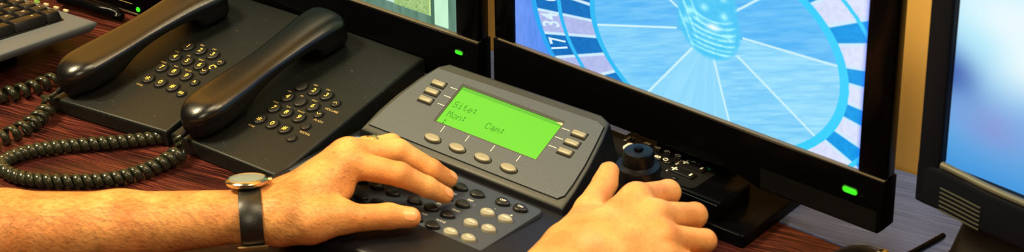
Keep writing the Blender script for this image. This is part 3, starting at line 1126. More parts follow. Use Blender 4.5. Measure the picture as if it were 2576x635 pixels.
# raised housing with the slanted face
ZT = lambda y: 33 + y * math.tan(math.radians(26))
def outline(g):
    """plan outline of the slanted housing, g = inset"""
    l = [(-227 + g, -1 + g), (-224.5 + g, 22), (-219.5 + g, 42), (-211 + g, 64), (-202 + g * .8, 80 - g * .4), (-193, 86 - g)]
    r = [(-24, 90 - g), (-13 - g * .8, 86 - g * .4), (-7.5 - g, 68), (-2.0 - g, 42), (1.0 - g, 18), (2 - g, -1 + g)]
    return l + r
bmh = bmesh.new()
ou = outline(0)
lo = []
for x, y in ou:
    cx_, cy_ = -112, 40
    f = 1.0
    ex = 12 if x > -100 else -4
    lo.append(bmh.verts.new((x + ex * (0.3 + 0.7 * max(0, y) / 90), y + (6 if y > 60 else 0), 14)))
hi = [bmh.verts.new((x, y, ZT(y))) for x, y in ou]
bmh.faces.new(lo[::-1])
tf = bmh.faces.new(hi)
for i in range(len(ou)):
    j = (i + 1) % len(ou)
    bmh.faces.new((lo[i], lo[j], hi[j], hi[i]))
bmesh.ops.recalc_face_normals(bmh, faces=bmh.faces)
bevel(bmh, list(tf.edges), 3.2, 4)
dh = part('display_housing', bmh, M['housing'], pan, 'raised textured housing of the display')
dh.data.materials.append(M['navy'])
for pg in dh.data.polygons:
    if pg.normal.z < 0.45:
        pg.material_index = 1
# back of the housing in darker plastic
part('rear_cover', hexa([(-214, 70, 20), (10, 70, 20), (6, 89, 20), (-206, 89, 20), (-200, 70, 60), (-14, 70, 62), (-18, 88.5, 68), (-196, 86, 66)]), M['navy'], pan)
TF = tilt(0, 33, 26)
ca = math.cos(math.radians(26))
fo = [(-220.5, 5.2), (-217.5, 24), (-212.5, 43), (-205.5, 62), (-199, 76.5), (-106, 79.5), (-21.5, 81.5), (-13.5, 79), (-9.5, 62), (-5.5, 42), (-3.4, 22), (-3.2, 10), (-7.5, 5.4), (-60, 5.2)]
fo = [(x, y / ca) for x, y in fo]
part('face_line', prism(fo, 0.0, 0.25, 0, 1, TF @ tr(-111, 46, 0) @ Matrix.Diagonal((1.006, 1.014, 1, 1)) @ tr(111, -46, 0)), M['recess'], pan)
# face plate is a ring round the display opening
DX0, DX1, DY0, DY1 = -163.2, -50.2, 30.4 / ca, 69.0 / ca


def ring_prism(outer, hole, z0, z1):
    bm = bmesh.new()
    bo = [bm.verts.new((x, y, z1)) for x, y in outer]
    bh = [bm.verts.new((x, y, z1)) for x, y in hole]
    eds = [bm.edges.new((bo[i], bo[(i + 1) % len(bo)])) for i in range(len(bo))]
    eds += [bm.edges.new((bh[i], bh[(i + 1) % len(bh)])) for i in range(len(bh))]
    bmesh.ops.triangle_fill(bm, use_beauty=True, edges=eds)
    r = bmesh.ops.extrude_face_region(bm, geom=list(bm.faces))
    for v in [g for g in r['geom'] if isinstance(g, bmesh.types.BMVert)]:
        v.co.z = z0
    return bm


hole = [(DX0 - 2.2, DY0 - 1.2), (DX1 + 1.2, DY0 - 1.2), (DX1 + 1.2, DY1 + 2.4), (DX0 - 2.2, DY1 + 2.4)]
fp = ring_prism(fo, hole, 0.1, 1.6)
fp.transform(TF)
part('face_plate', fp, M['face'], pan, 'grey speckled face plate')
# recessed frame of the window, then the lit glass
fr_ = merge(box(DX0 - 2.2, DX1 + 1.2, DY1, DY1 + 2.4, 0.2, 1.35), box(DX0 - 2.2, DX0, DY0 - 1.2, DY1, 0.2, 1.35),
            box(DX1, DX1 + 1.2, DY0 - 1.2, DY1, 0.2, 1.2), box(DX0, DX1, DY0 - 1.2, DY0, 0.2, 1.2))
fr_.transform(TF)
part('window_frame', fr_, M['housing'], pan)
dsp = box(DX0, DX1, DY0, DY1, 0.2, 0.7)
dsp.transform(TF)
scr = part('display', dsp, M['lcd'], pan, 'lit green liquid crystal display')
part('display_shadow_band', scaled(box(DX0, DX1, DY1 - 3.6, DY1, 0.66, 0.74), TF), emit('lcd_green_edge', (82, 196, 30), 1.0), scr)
FONT = {'S': ["01111", "10000", "10000", "01110", "00001", "00001", "11110"], 'i': ["00100", "00000", "01100", "00100", "00100", "00100", "01110"],
        't': ["01000", "01000", "11100", "01000", "01000", "01001", "00110"], 'e': ["00000", "00000", "01110", "10001", "11111", "10000", "01110"],
        'M': ["10001", "11011", "10101", "10101", "10001", "10001", "10001"], 'o': ["00000", "00000", "01110", "10001", "10001", "10001", "01110"],
        'n': ["00000", "00000", "10110", "11001", "10001", "10001", "10001"], 'C': ["01110", "10001", "10000", "10000", "10000", "10001", "01110"],
        'a': ["00000", "00000", "01110", "00001", "01111", "10001", "01111"], 'm': ["00000", "00000", "11010", "10101", "10101", "10001", "10001"],
        ':': ["00000", "01100", "01100", "00000", "01100", "01100", "00000"]}
dots = bmesh.new()


def lcd(s, x, y, px=0.92, py=0.98):
    for ch in s:
        for r, row in enumerate(FONT[ch]):
            for c, v in enumerate(row):
                if v == '1':
                    a, b_ = x + c * px, y - r * py
                    vs_ = [dots.verts.new((a + i, b_ + j, 0.82)) for i, j in ((0, 0), (px * .86, 0), (px * .86, -py * .86), (0, -py * .86))]
                    dots.faces.new(vs_)
        x += px * 6


lcd('Site:', -159.0, 54.3 / ca)
lcd('Mon:', -158.0, 44.2 / ca)
lcd(':', -157.4, 34.8 / ca + 1.2, 0.98, 1.0)
lcd('Cam:', -116.0, 46.4 / ca)
dots.transform(TF)
part('display_text', dots, M['lcd_ink'], scr, 'dot letters Site Mon Cam')
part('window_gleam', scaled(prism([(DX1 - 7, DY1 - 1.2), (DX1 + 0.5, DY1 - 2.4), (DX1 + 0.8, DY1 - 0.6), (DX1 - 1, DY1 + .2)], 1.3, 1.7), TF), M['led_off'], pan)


def pill(L, Wd, ang):
    bm = prism(rounded_poly([(-L / 2, -Wd / 2), (L / 2, -Wd / 2), (L / 2, Wd / 2), (-L / 2, Wd / 2)], 1.2, 3), 0, 2.6, 1.0, 3, None, 0.95)
    bm.transform(Matrix.Rotation(ang, 4, 'Z'))
    return bm


side_me = bm_mesh(pill(14.2, 5.4, 0), 'soft_button', M['soft_button'])
oval_me = bm_mesh(prism(ellipse(8.6, 3.9, 26), 0, 3.0, 1.0, 3, None, 0.95), 'soft_button', M['soft_button'])
recs = []
for x, y in ((-186.3, 63.4), (-186.6, 54.3), (-186.5, 45.3), (-28.8, 65.3), (-29.2, 55.8), (-29.4, 46.1)):
    link('soft_button', side_me, pan, mmS(TF @ tr(x, y / ca - .6, 1.5)))
    recs.append(scaled(prism(rounded_poly([(-8, -4.6), (8.1, -4.6), (8.1, 3.6), (-8, 3.6)], 1), 1.5, 1.72), TF @ tr(x, y / ca - .4, 0)))
for x in (-152.6, -124.3, -95.6, -66.6):
    link('soft_button', oval_me, pan, mmS(TF @ tr(x, 14.0 / ca, 1.5)))
    recs.append(scaled(prism(ellipse(9.6, 4.8, 26), 1.5, 1.72), TF @ tr(x + .3, 13.6 / ca, 0)))
for q in recs:
    part('button_recess', q, M['recess'], pan)
ln = []
for y in (63.7, 54.6, 45.6):
    ln.append(box(-173.6, -165.8, y / ca, y / ca + .55, 1.6, 1.7))
for y in (64.6, 55.2, 46.0):
    ln.append(box(-48.2, -39.6, y / ca, y / ca + .55, 1.6, 1.7))
for x in (-151, -122.7, -94, -65.2):
    ln.append(box(x - .3, x + .3, 22.3 / ca, 29.6 / ca - 1, 1.6, 1.7))
for q in ln:
    part('guide_line', scaled(q, TF), M['white_print'], pan)
# keypad membrane and its teardrop keys
TK = tilt(0, 30, 3)
mem = rounded_poly([(-236, -104), (-17, -104), (-10.5, -9), (-226, -8)], (10, 16, 7, 8), 6)
part('keypad_plate', prism(mem, -3.5, 0.6, 0.5, 2, TK), M['membrane'], pan, 'smooth dark grey keypad plate')


def drop(rx, ry):
    out = []
    for k in range(28):
        a = 2 * PI * k / 28
        r = 1.0
        x, y = math.cos(a), math.sin(a)
        if x > 0:                      # drawn out to a point at the right
            x = x * 1.28
            y = y * (1 - 0.32 * (x / 1.28) ** 1.5)
        out.append((rx * x, ry * y))
    return out


dk_me = bm_mesh(prism(drop(6.6, 5.2), 0, 3.4, 1.1, 3, None, 0.93), 'key', M['dark_key'])
lk_me = bm_mesh(prism(drop(6.6, 5.2), 0, 3.0, 1.0, 3, None, 0.93), 'key', M['light_key'])
kp = []
cols = (-72.6, -91.0, -109.6)
rows = (-23.6, -43.2, -63.2, -83.4)
alpha = {(0, 0): 'DEF', (1, 0): 'ABC', (0, 1): 'MNO', (1, 1): 'JKL', (2, 1): 'GHI', (0, 2): 'WXYZ', (1, 2): 'TUV', (2, 2): 'PRS'}
krec = []
for ci, x in enumerate(cols):
    for ri, y in enumerate(rows):
        k = link('key', dk_me, pan, mmS(TK @ tr(x, y, .55)))
        if (ci, ri) in alpha:
            kp.append(text(alpha[(ci, ri)], 3.3, x + 1, y - 9.6, .66, TK))
        krec.append((x, y))
for x in (-133.2, -151.8, -170.4, -189, -207):
    for y in rows:
        link('key', dk_me, pan, mmS(TK @ tr(x, y - 1, .55)))
for s, x, y, light in (('OFF', -46.6, -21.0, 0), ('ON', -28.4, -20.0, 0), ('CLOSE', -47.0, -40.9, 1), ('OPEN', -28.8, -39.6, 1),
                       ('NEAR', -48.4, -61.4, 1), ('FAR', -30.6, -59.7, 1), ('WIDE', -53.3, -82.2, 1), ('TELE', -35.2, -80.6, 1)):
    k = link('key', lk_me if light else dk_me, pan, mmS(TK @ tr(x, y, .55)))
    k['label'] = ('pale key lettered ' if light else 'black key lettered ') + s
    part('legend', text(s, 3.1 if len(s) > 3 else 3.5, 0.6, 0.4, 3.05 if light else 3.45, bold=0.04), M['white_print'], k)
kp += [text('-', 4, -46, -31, .66, TK), text('+', 4.6, -28.5, -31.4, .66, TK, 0, .1), text('·', 5, -64, -37, .66, TK)]
for q in kp:
    part('lettering', q, M['white_print'], pan)
pl = prism(ellipse(2.6, 2.6, 16, -219, -13.5), 0.5, 1.6, 0.5, 2, TK)
part('status_light', pl, M['led_white'], pan)
# the joystick
jx, jy = 44.0, 49.8
jp = [(31, 24.5), (31, 28), (27, 31), (22, 32), (21.5, 36), (22.3, 37), (22.3, 40.5), (21.4, 41.5), (20.0, 42.5), (20.0, 50), (20.6, 51.5), (20.6, 53.5), (19.6, 55),
      (19.4, 56.5), (19.4, 67.0), (18.6, 68.4), (15.4, 69.0), (13.5, 69.8), (13.4, 71)]
jb = lathe([(0, 24.5)] + jp + [(13.1, 80.4), (12.2, 81.9), (10.5, 82.4), (4.6, 82.5), (4.4, 81.8), (0, 81.8)], 40, tr(jx, jy, 0))
js = part('joystick', jb, M['black_satin'], pan, 'black ringed joystick knob', ang=35)
part('top_button', lathe([(0, 81.7), (3.6, 81.7), (3.6, 84.2), (3.0, 85), (0, 85.2)], 20, tr(jx, jy, 0)), M['black_gloss'], js)
sl = [scaled(box(-0.55, 0.55, -22.6, -21.6, 37.4, 40.2), tr(jx, jy, 0) @ Matrix.Rotation(2 * PI * k / 48, 4, 'Z')) for k in range(48)]
o = part('knurling', merge(*sl), M['black_satin'], js)
o['kind'] = 'stuff'

# ------------------------------------------------------------------ remote control lying on the foot of the right television
rw = tvw((-115.2, -26.3, 12.2))
rem = thing('remote_control', 'long black remote control lying flat under the roulette television', 'remote control', rw, PSI_TV)
b = box(-190, 0, 0, 47, 0, 19.5)
es = [e for e in b.edges]
bevel(b, [e for e in b.edges if min(v.co.z for v in e.verts) > 10 or abs(e.verts[0].co.z - e.verts[1].co.z) > 10], 2.6, 4)
part('case', b, M['black_gloss'], rem)
part('top_sheet', prism(rounded_poly([(-187, 4), (-36, 4), (-32, 8), (-32, 39), (-36, 43), (-187, 43)], 2, 3), 19.4, 19.75), M['black_matte'], rem)
part('edge_strip', box(-189, -3, -0.5, 0.8, 15.2, 16.2, 0.3, 2), M['steel'], rem, 'bright line along the front edge')


def rloc(u, v):
    q = at(u, v, rw[2] + 20)
    d = q - np.array(rw)
    a = math.radians(PSI_TV)
    return (d @ np.array([math.cos(a), -math.sin(a), 0]), d @ np.array([math.sin(a), math.cos(a), 0]))


rk_me = bm_mesh(oval_key(4.9, 4.1, 2.4), 'key', M['dark_key'])
rt = bm_mesh(oval_key(2.9, 2.5, 1.8), 'small_key', M['dark_key'])
for s, u, v in (('3', 1629, 367), ('6', 1655, 377), ('9', 1680, 387), ('0', 1706, 397), ('8', 1655, 400), ('', 1680, 409), ('2', 1630, 390)):
    x, y = rloc(u, v)
    k = link('key', rk_me, rem, mmS(tr(x, y, 19.6)))
    tb = text(s, 8.2, 0, 0, 2.45, None, PI / 2, 0.25) if s else merge(tube([(-2.4 + 5 * 0 + 2.2 * math.cos(a), 1.9 * math.sin(a), 2.4) for a in np.linspace(0, 2 * PI, 12)], .5, 6))
    part('digit', tb, M['white_print'], k)
for u, v, mm_ in ((1757, 413, 'dark_key'), (1658, 427, 'remote_mark'), (1592, 350, 'dark_key'), (1697, 449, 'dark_key')):
    x, y = rloc(u, v)
    link('small_key', rt, rem, mmS(tr(x, y, 19.6)))
for u, v in ((1733, 406), (1781, 425)):
    x, y = rloc(u, v)
    part('green_mark', prism(rounded_poly([(x - 2.6, y - 1.8), (x + 2.6, y - 1.8), (x + 2.6, y + 1.8), (x - 2.6, y + 1.8)], 1.2), 19.7, 19.95), M['remote_mark'], rem)
for (u, v), n1, n2 in (((1744, 421), '+', '-'), ((1716, 437), '+', '-')):
    x, y = rloc(u, v)
    rk = prism(rounded_poly([(x - 13, y - 4.6), (x + 13, y - 4.6), (x + 13, y + 4.6), (x - 13, y + 4.6)], 2, 3), 19.5, 22, .8, 2)
    for vv in rk.verts:
        if vv.co.z > 20:
            vv.co.z += -0.9 * math.cos((vv.co.x - x) / 13 * PI / 2) ** 2
    r = part('rocker_key', rk, M['dark_key'], rem)
    part('marks', merge(text(n1, 12, x - 7.5, y, 22.05, None, PI / 2, .35), text(n2, 14, x + 8, y, 22.15, None, PI / 2, .35)), M['white_print'], r)
x, y = rloc(1580, 371)
part('silver_key', prism(rounded_poly([(x - 2.9, y - 5.5), (x + 2.9, y - 5.5), (x + 2.9, y + 5.5), (x - 2.9, y + 5.5)], 2.6, 4), 19.5, 22.2, .9, 2), M['white_print'], rem, 'pale oval key')
x, y = rloc(1709, 409)
pr = [text('PROG', 3.6, x, y, 19.8, None, PI / 2, .03)]
x, y = rloc(1579, 349)
pr.append(text('ZOOM', 3.2, x, y, 19.8, None, PI / 2, .02))
x, y = rloc(1684, 429)
pr.append(scaled(tube([(-2, -2.4, 0), (2.2, 0, 0), (-2, 2.4, 0), (-2, -2.4, 0)], .35, 6), tr(x, y, 19.8)))
x, y = rloc(1742, 411)
pr.append(tube([(x + 3 * math.cos(a), y + 3 * math.sin(a), 19.8) for a in np.linspace(0, 4.8, 12)], .35, 6))
for q in pr:
    part('lettering', q, M['white_print'], rem)

# ------------------------------------------------------------------ mouse in front of the right television, its cable behind the monitor foot
mp_ = tvw((20, -22, 0))
mo = thing('computer_mouse', 'black computer mouse at the bottom edge in front of the roulette television', 'mouse', mp_, PSI_TV + 8)
rings = []
for s in np.linspace(0, 1, 19):
    yy = 36 - 92 * s
    wv = 30 * (1 - abs(2 * s - 1) ** 3.2) ** 0.5 * (0.94 + 0.06 * s) + 0.3
    hv = 34 * (1 - abs(2 * s - 0.98) ** 2.6) ** 0.5 if abs(2 * s - .98) < 1 else 0.3
    hv = max(hv, 0.4)
    rings.append([(wv * math.copysign(abs(math.cos(a)) ** .75, math.cos(a)), yy, 0.5 + hv * max(0, math.sin(a)) ** .8) for a in np.linspace(0, PI, 20)])
part('shell', loft(rings), M['black_satin'], mo, ang=70)
tube_pts = [(-23, 10, 22.5), (-18, 19, 24.8), (-10, 24, 26.5), (0, 26, 27), (10, 24, 26.5), (18, 19, 24.8), (23, 10, 22.5)]
part('trim_line', tube(spline(tube_pts, 1.5), 0.8, 8), M['housing'], mo)
part('scroll_wheel', scaled(lathe([(0, -3.5), (9.4, -3.5), (10.2, -2), (10.2, 2), (9.4, 3.5), (0, 3.5)], 28), tr(9, 19.5, 22) @ Matrix.Rotation(PI / 2, 4, 'Y')), M['steel'], mo, 'silver scroll wheel')
cp_ = [tvw(l) for l in ((36, 92, 3), (33, 70, 3), (29.5, 47.6, 3), (24, 20, 3), (22, 16, 4), (21, 10, 6))]
part('mouse_cable', scaled(tube(spline(cp_, 3), 2.6, 10), (tr(*mp_) @ Matrix.Rotation(-math.radians(PSI_TV + 8), 4, 'Z')).inverted()), M['black_gloss'], mo)

# ------------------------------------------------------------------ monitor cut by the right edge
RMO, RPSI = (327.8, -272.28, 0), 43.0
rmw, rml = frame(RMO, RPSI)
rm_m, rm_i = tv_matrix(RMO, RPSI, 1.2, 85)
rm = thing('computer_monitor', 'dark monitor with a blurred pale blue screen, cut by the right edge', 'monitor', mtx=rm_m)
b = box(3, 330, 9, 46, 84, 350)
bevel(b, [e for e in b.edges if max(v.co.y for v in e.verts) > 40], 8, 4)
part('rear_shell', b, M['mon_black'], rm)
bz = merge(box(-1, 21, 0, 14, 86, 350, 3, 3), box(304, 330, 0, 14, 86, 350, 3, 3), box(20, 305, 0, 14, 318, 350, 3, 3))
part('bezel', bz, M['mon_black'], rm)
part('inner_bezel', merge(hexa([(16, 1, 122), (21.5, 6, 122), (21.5, 8, 122), (16, 8, 122), (16, 1, 320), (21.5, 6, 320), (21.5, 8, 320), (16, 8, 320)])), M['navy'], rm)
# chin that bulges towards the viewer in the middle
CH = [(-1, 1.5), (6, 0), (22, -1.0), (44, -3.5), (62, -6), (78, -7.2), (100, -8), (165, -9), (230, -8), (252, -7), (268, -5.5), (286, -3), (308, -1), (324, 0), (331, 1.5)]
def chin_ring(z, k, y1):
    return [(x, y * k + y1, z) for x, y in CH] + [(x, 14, z) for x, _ in CH[::-1]]
zc = [(79.0, .6, 1.5), (80.5, .9, .4), (83, 1, 0), (112, 1, 0), (116, 1, .4), (118.5, .9, 2)]
part('chin', loft([chin_ring(*q) for q in zc]), M['mon_black'], rm, ang=50)
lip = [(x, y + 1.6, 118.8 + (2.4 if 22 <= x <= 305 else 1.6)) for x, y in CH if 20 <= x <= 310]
part('screen_lip', tube(spline(lip, 4), 3.0, 10), M['lip'], rm, 'lip under the screen, its lit look put into the olive colour')
M['vent'] = plastic('vent_rib', (64, 64, 54), 0.5, 0.4, 500, 0.15, 0.05)
for k in range(6):
    z = 101.0 - 4.05 * k
    pts = [(x, np.interp(x, [c[0] for c in CH], [c[1] for c in CH]) - 0.1, z) for x in np.linspace(23.5, 64.5, 9)]
    part('vent_rib', tube(pts, 0.7, 8), M['vent'], rm)


def monitor_picture(x, z):
    g = lambda cx, cz, sx, sz: np.exp(-((x - cx) / sx) ** 2 - ((z - cz) / sz) ** 2)[:, None]
    t = np.clip((z - 120) / 150, 0, 1)[:, None]
    c = np.array([70, 152, 222]) * (1 - t) + np.array([196, 240, 254]) * t
    mix = lambda c, col, m: c * (1 - m) + np.array(col) * m
    c = mix(c, [136, 150, 214], 0.85 * g(62, 168, 34, 22))
    c = mix(c, [62, 96, 176], 0.95 * g(22, 202, 24, 24))
    c = mix(c, [120, 165, 225], 0.6 * g(30, 172, 18, 16))
    c = mix(c, [236, 254, 255], 1.0 * g(92, 232, 44, 40))
    c = mix(c, [160, 232, 252], 0.7 * g(40, 245, 22, 26))
    c = mix(c, [236, 250, 255], 0.95 * g(75, 262, 60, 26))
    c = mix(c, [112, 160, 226], 0.5 * g(105, 180, 40, 30))
    return lin_arr(c)


link('screen', grid_mesh('screen', 21, 305, 119, 319, 1.5, monitor_picture, 7), rm)
nk = []
for z, x0_, x1_, y0_, y1_ in ((6, -2, 330, 18, 110), (20, 4, 322, 28, 100), (60, 14, 312, 34, 86), (84, 18, 308, 30, 60)):
    nk.append([(p[0], p[1], z) for p in rounded_poly([(x0_, y0_), (x1_, y0_), (x1_, y1_), (x0_, y1_)], 22, 4)])
nkb = loft([[(p[0], p[1], 0.3) for p in nk[0]]] + nk)
nkb.transform(tr(8, 0, 0))
part('stand', nkb, M['mon_brown'], rm, 'dull brown-black stand', mtx=rm_i, ang=50)
#@@PERSON
# ------------------------------------------------------------------ the person: two arms, modelled as smooth distance fields
def cone(p, a, b, ra, rb):
    ba = b - a
    h = np.clip(((p - a) @ ba) / (ba @ ba), 0, 1)
    q = p - a - h[:, None] * ba
    return np.sqrt(np.einsum('ij,ij->i', q, q)) - (ra + (rb - ra) * h)


def smin(a, b, k):
    h = np.clip(0.5 + 0.5 * (b - a) / k, 0, 1)
    return b * (1 - h) + a * h - k * h * (1 - h)


def surface_nets(sdf, lo, hi, step):
    n = np.ceil((hi - lo) / step).astype(int) + 1
    ax = [lo[i] + step * np.arange(n[i]) for i in range(3)]
    G = np.stack(np.meshgrid(*ax, indexing='ij'), -1).reshape(-1, 3)
    V = np.concatenate([sdf(G[i:i + 200000]) for i in range(0, len(G), 200000)]).reshape(n)
    inside = V < 0
    corners = [(i, j, k) for i in (0, 1) for j in (0, 1) for k in (0, 1)]
    sl = lambda c: tuple(slice(c[d], n[d] - 1 + c[d]) for d in range(3))
    cnt = sum(inside[sl(c)].astype(int) for c in corners)
    act = (cnt > 0) & (cnt < 8)
    idx = -np.ones(n - 1, int)
    idx[act] = np.arange(act.sum())
    base = np.argwhere(act)
    pos = np.zeros((len(base), 3))
    wt = np.zeros(len(base))
    for a in corners:
        for d in range(3):
            if a[d] == 0:
                b = list(a)
                b[d] = 1
                va = V[tuple((base + a).T)]
                vb = V[tuple((base + b).T)]
                m = (va < 0) != (vb < 0)
                t = np.where(m, va / np.where(m, va - vb, 1), 0)
                p = np.array(a)[None, :] + t[:, None] * (np.array(b) - np.array(a))[None, :]
                pos += p * m[:, None]
                wt += m
    pos = lo + step * (base + pos / wt[:, None])
    faces = []
    for d in range(3):
        e, f = [x for x in range(3) if x != d]
        s0 = [slice(1, n[x] - 1) for x in range(3)]
        s0[d] = slice(0, n[d] - 1)
        s1 = list(s0)
        s1[d] = slice(1, n[d])
        A, B = inside[tuple(s0)], inside[tuple(s1)]
        ch = np.argwhere(A != B)
        off = np.array([1, 1, 1])
        off[d] = 0
        g = ch + off
        flip = A[tuple(ch.T)]
        def cid(de, df):
            q = g.copy()
            q[:, e] -= de
            q[:, f] -= df
            return idx[tuple(q.T)]
        quad = np.stack([cid(1, 1), cid(0, 1), cid(0, 0), cid(1, 0)], 1)
        if d == 1:
            quad = quad[:, ::-1]
        quad[~flip] = quad[~flip][:, ::-1]
        faces.append(quad)
    return pos, np.concatenate(faces)


def nets_mesh(name, pos, quads, mat, smooth_it=4):
    e = np.concatenate([quads[:, [0, 1]], quads[:, [1, 2]], quads[:, [2, 3]], quads[:, [3, 0]]])
    for it in range(smooth_it):
        lam = 0.5 if it % 2 == 0 else -0.35
        acc = np.zeros_like(pos)
        c = np.zeros(len(pos))
        np.add.at(acc, e[:, 0], pos[e[:, 1]])
        np.add.at(c, e[:, 0], 1)
        np.add.at(acc, e[:, 1], pos[e[:, 0]])
        np.add.at(c, e[:, 1], 1)
        pos = pos + lam * (acc / c[:, None] - pos)
    me = bpy.data.meshes.new(name)
    me.vertices.add(len(pos))
    me.vertices.foreach_set('co', (pos * S).ravel())
    me.loops.add(quads.size)
    me.loops.foreach_set('vertex_index', quads.ravel().astype(np.int32))
    me.polygons.add(len(quads))
    me.polygons.foreach_set('loop_start', np.arange(0, quads.size, 4))
    me.update(calc_edges=True)
    me.polygons.foreach_set('use_smooth', np.ones(len(quads), bool))
    me.materials.append(mat)
    me.validate()
    return me


class Hand:
    """palm primitives blended together, each finger blended to the palm only"""
    def __init__(self):
        self.palm, self.fingers, self.dents = [], [], []

    def chain(self, js, rs, k=3.0):
        return [(np.array(js[i], float), np.array(js[i + 1], float), rs[i], rs[i + 1]) for i in range(len(js) - 1)], k

    def add_palm(self, js, rs, k=10):
        self.palm.append(self.chain(js, rs, k))

    def add_finger(self, js, rs, k=3.0, blend=6):
        c, k = self.chain(js, rs, k)
        self.fingers.append((c, k, blend))

    def sdf(self, p):
        d = None
        for segs, k in self.palm:
            for (a, b, ra, rb) in segs:
                v = cone(p, a, b, ra, rb)
                d = v if d is None else smin(d, v, k)
        out = d
        for segs, k, blend in self.fingers:
            f = None
            for (a, b, ra, rb) in segs:
                v = cone(p, a, b, ra, rb)
                f = v if f is None else smin(f, v, k)
            out = np.minimum(out, smin(d, f, blend))
        for c, r, depth in self.dents:                  # shallow creases and hollows
            q = np.linalg.norm(p - c, axis=1) / r
            out = out + depth * np.exp(-q * q)
        return out

    def grad(self, p):
        e = 0.4
        return np.stack([(self.sdf(p + np.eye(3)[i] * e) - self.sdf(p - np.eye(3)[i] * e)) / (2 * e) for i in range(3)], 1)

    def project(self, p, it=5):
        for _ in range(it):
            g = self.grad(p)
            g /= np.linalg.norm(g, axis=1)[:, None] + 1e-9
            p = p - self.sdf(p)[:, None] * g
        return p, g

    def bounds(self, pad=6):
        pts, rs = [], []
        for segs, _ in self.palm:
            for a, b, ra, rb in segs:
                pts += [a, b]
                rs += [ra, rb]
        for segs, _, _ in self.fingers:
            for a, b, ra, rb in segs:
                pts += [a, b]
                rs += [ra, rb]
        pts, rs = np.array(pts), np.array(rs)[:, None]
        return (pts - rs).min(0) - pad, (pts + rs).max(0) + pad


def nail(hand, base, tip, dorsal, width, length, r, parent, shift=0.0):
    """fingernail hugging the skin on the back of the fingertip"""
    base, tip = np.array(base, float), np.array(tip, float)
    ax = (tip - base) / np.linalg.norm(tip - base)
    dn = np.array(dorsal, float)
    dn = dn - ax * (dn @ ax)
    dn /= np.linalg.norm(dn)
    sd = np.cross(ax, dn)
    c = tip + ax * shift
    rows = 9
    top, bot = [], []
    for i in range(rows):
        u = i / (rows - 1) * 2 - 1
        wv = width * math.sqrt(max(0.05, 1 - abs(u) ** 4)) * (1.0 if u > 0 else 0.96)
        P = np.array([c + ax * (length * u) + sd * (wv * t) + dn * r * 1.1 for t in np.linspace(-1, 1, 9)])
        P, g = hand.project(P, 6)
        top.append(P + g * 0.28)
        bot.append(P - g * 0.6)
    bm = bmesh.new()
    T = [[bm.verts.new(q) for q in r_] for r_ in top]
    B = [[bm.verts.new(q) for q in r_] for r_ in bot]
    for i in range(rows - 1):
        for j in range(8):
            bm.faces.new((T[i][j], T[i][j + 1], T[i + 1][j + 1], T[i + 1][j]))
    for i in range(rows - 1):
        for j in (0, 8):
            bm.faces.new((T[i][j], T[i + 1][j], B[i + 1][j], B[i][j]))
    for i in (0, rows - 1):
        for j in range(8):
            bm.faces.new((T[i][j], T[i][j + 1], B[i][j + 1], B[i][j]))
    return part('fingernail', bm, M['nail'], parent, ang=80)


person = thing('person', 'person at the desk, bare hairy forearm and hands working keypad and joystick', 'person', (0, 0, 0), 0)
DEP = np.array([0, 0.96, -0.28])
LH = Hand()
# left forearm: two bones side by side, flattening towards the wrist
w0, w1, w2, w3 = at(-140, 602, 44), at(0, 590, 41), at(300, 569, 39), at(640, 542, 44)
we = np.array([w0[0] - 190, w0[1] - 60, 50.0])
for s in (1, -1):
    LH.add_palm([we + DEP * 12 * s, w0 + DEP * 12 * s, w1 + DEP * 10.5 * s, w2 + DEP * 8.5 * s, w3 + DEP * 8.0 * s], [41, 36, 33, 26.0, 19.0], 12)
wr = at(700, 536, 49)
MI, MM, MR, MP = at(880, 412, 69), at(878, 388, 71), at(866, 388, 65), at(846, 398, 55)
LH.add_palm([w3 - DEP * 8, at(705, 560, 46), MI], [18, 16, 13.2], 12)
LH.add_palm([w3, at(712, 540, 51), MM], [18.5, 16, 13.0], 12)
LH.add_palm([w3 + DEP * 4, at(712, 518, 50), MR], [18, 15, 12.0], 12)
LH.add_palm([w3 + DEP * 8, at(708, 500, 46), MP], [17, 14, 11], 12)
# ball of the thumb and the web to the forefinger
LH.add_palm([at(700, 556, 45), at(780, 556, 44), at(852, 536, 47)], [17, 16.5, 12.5], 12)
LH.add_palm([at(800, 500, 50), at(858, 476, 54)], [15, 11], 10)
# fingers
LI = [MI, at(1006, 440, 65), at(1074, 471, 51), at(1119, 492, 39.8)]
LM = [MM, at(1003, 381, 69), at(1085, 427, 53), at(1129, 452, 39.8)]
LR = [MR, at(984, 365, 63), at(1030, 398, 46), at(1050, 425, 39)]
LP = [MP, at(920, 368, 54), at(955, 395, 42), at(975, 420, 38)]
LT = [at(790, 556, 45), at(868, 551, 44), at(978, 545, 43.5), at(1033, 548, 41)]
LH.add_finger(LI, [12.6, 10.2, 8.9, 7.6])
LH.add_finger(LM, [12.6, 10.2, 9.0, 7.7])
LH.add_finger(LR, [11.6, 9.6, 8.4, 7.4])
LH.add_finger(LP, [10.2, 8.4, 7.4, 6.6])
LH.add_finger(LT, [16.0, 12.2, 10.6, 8.9], 4, 9)
UPV = np.array([0, -0.35, 0.94])
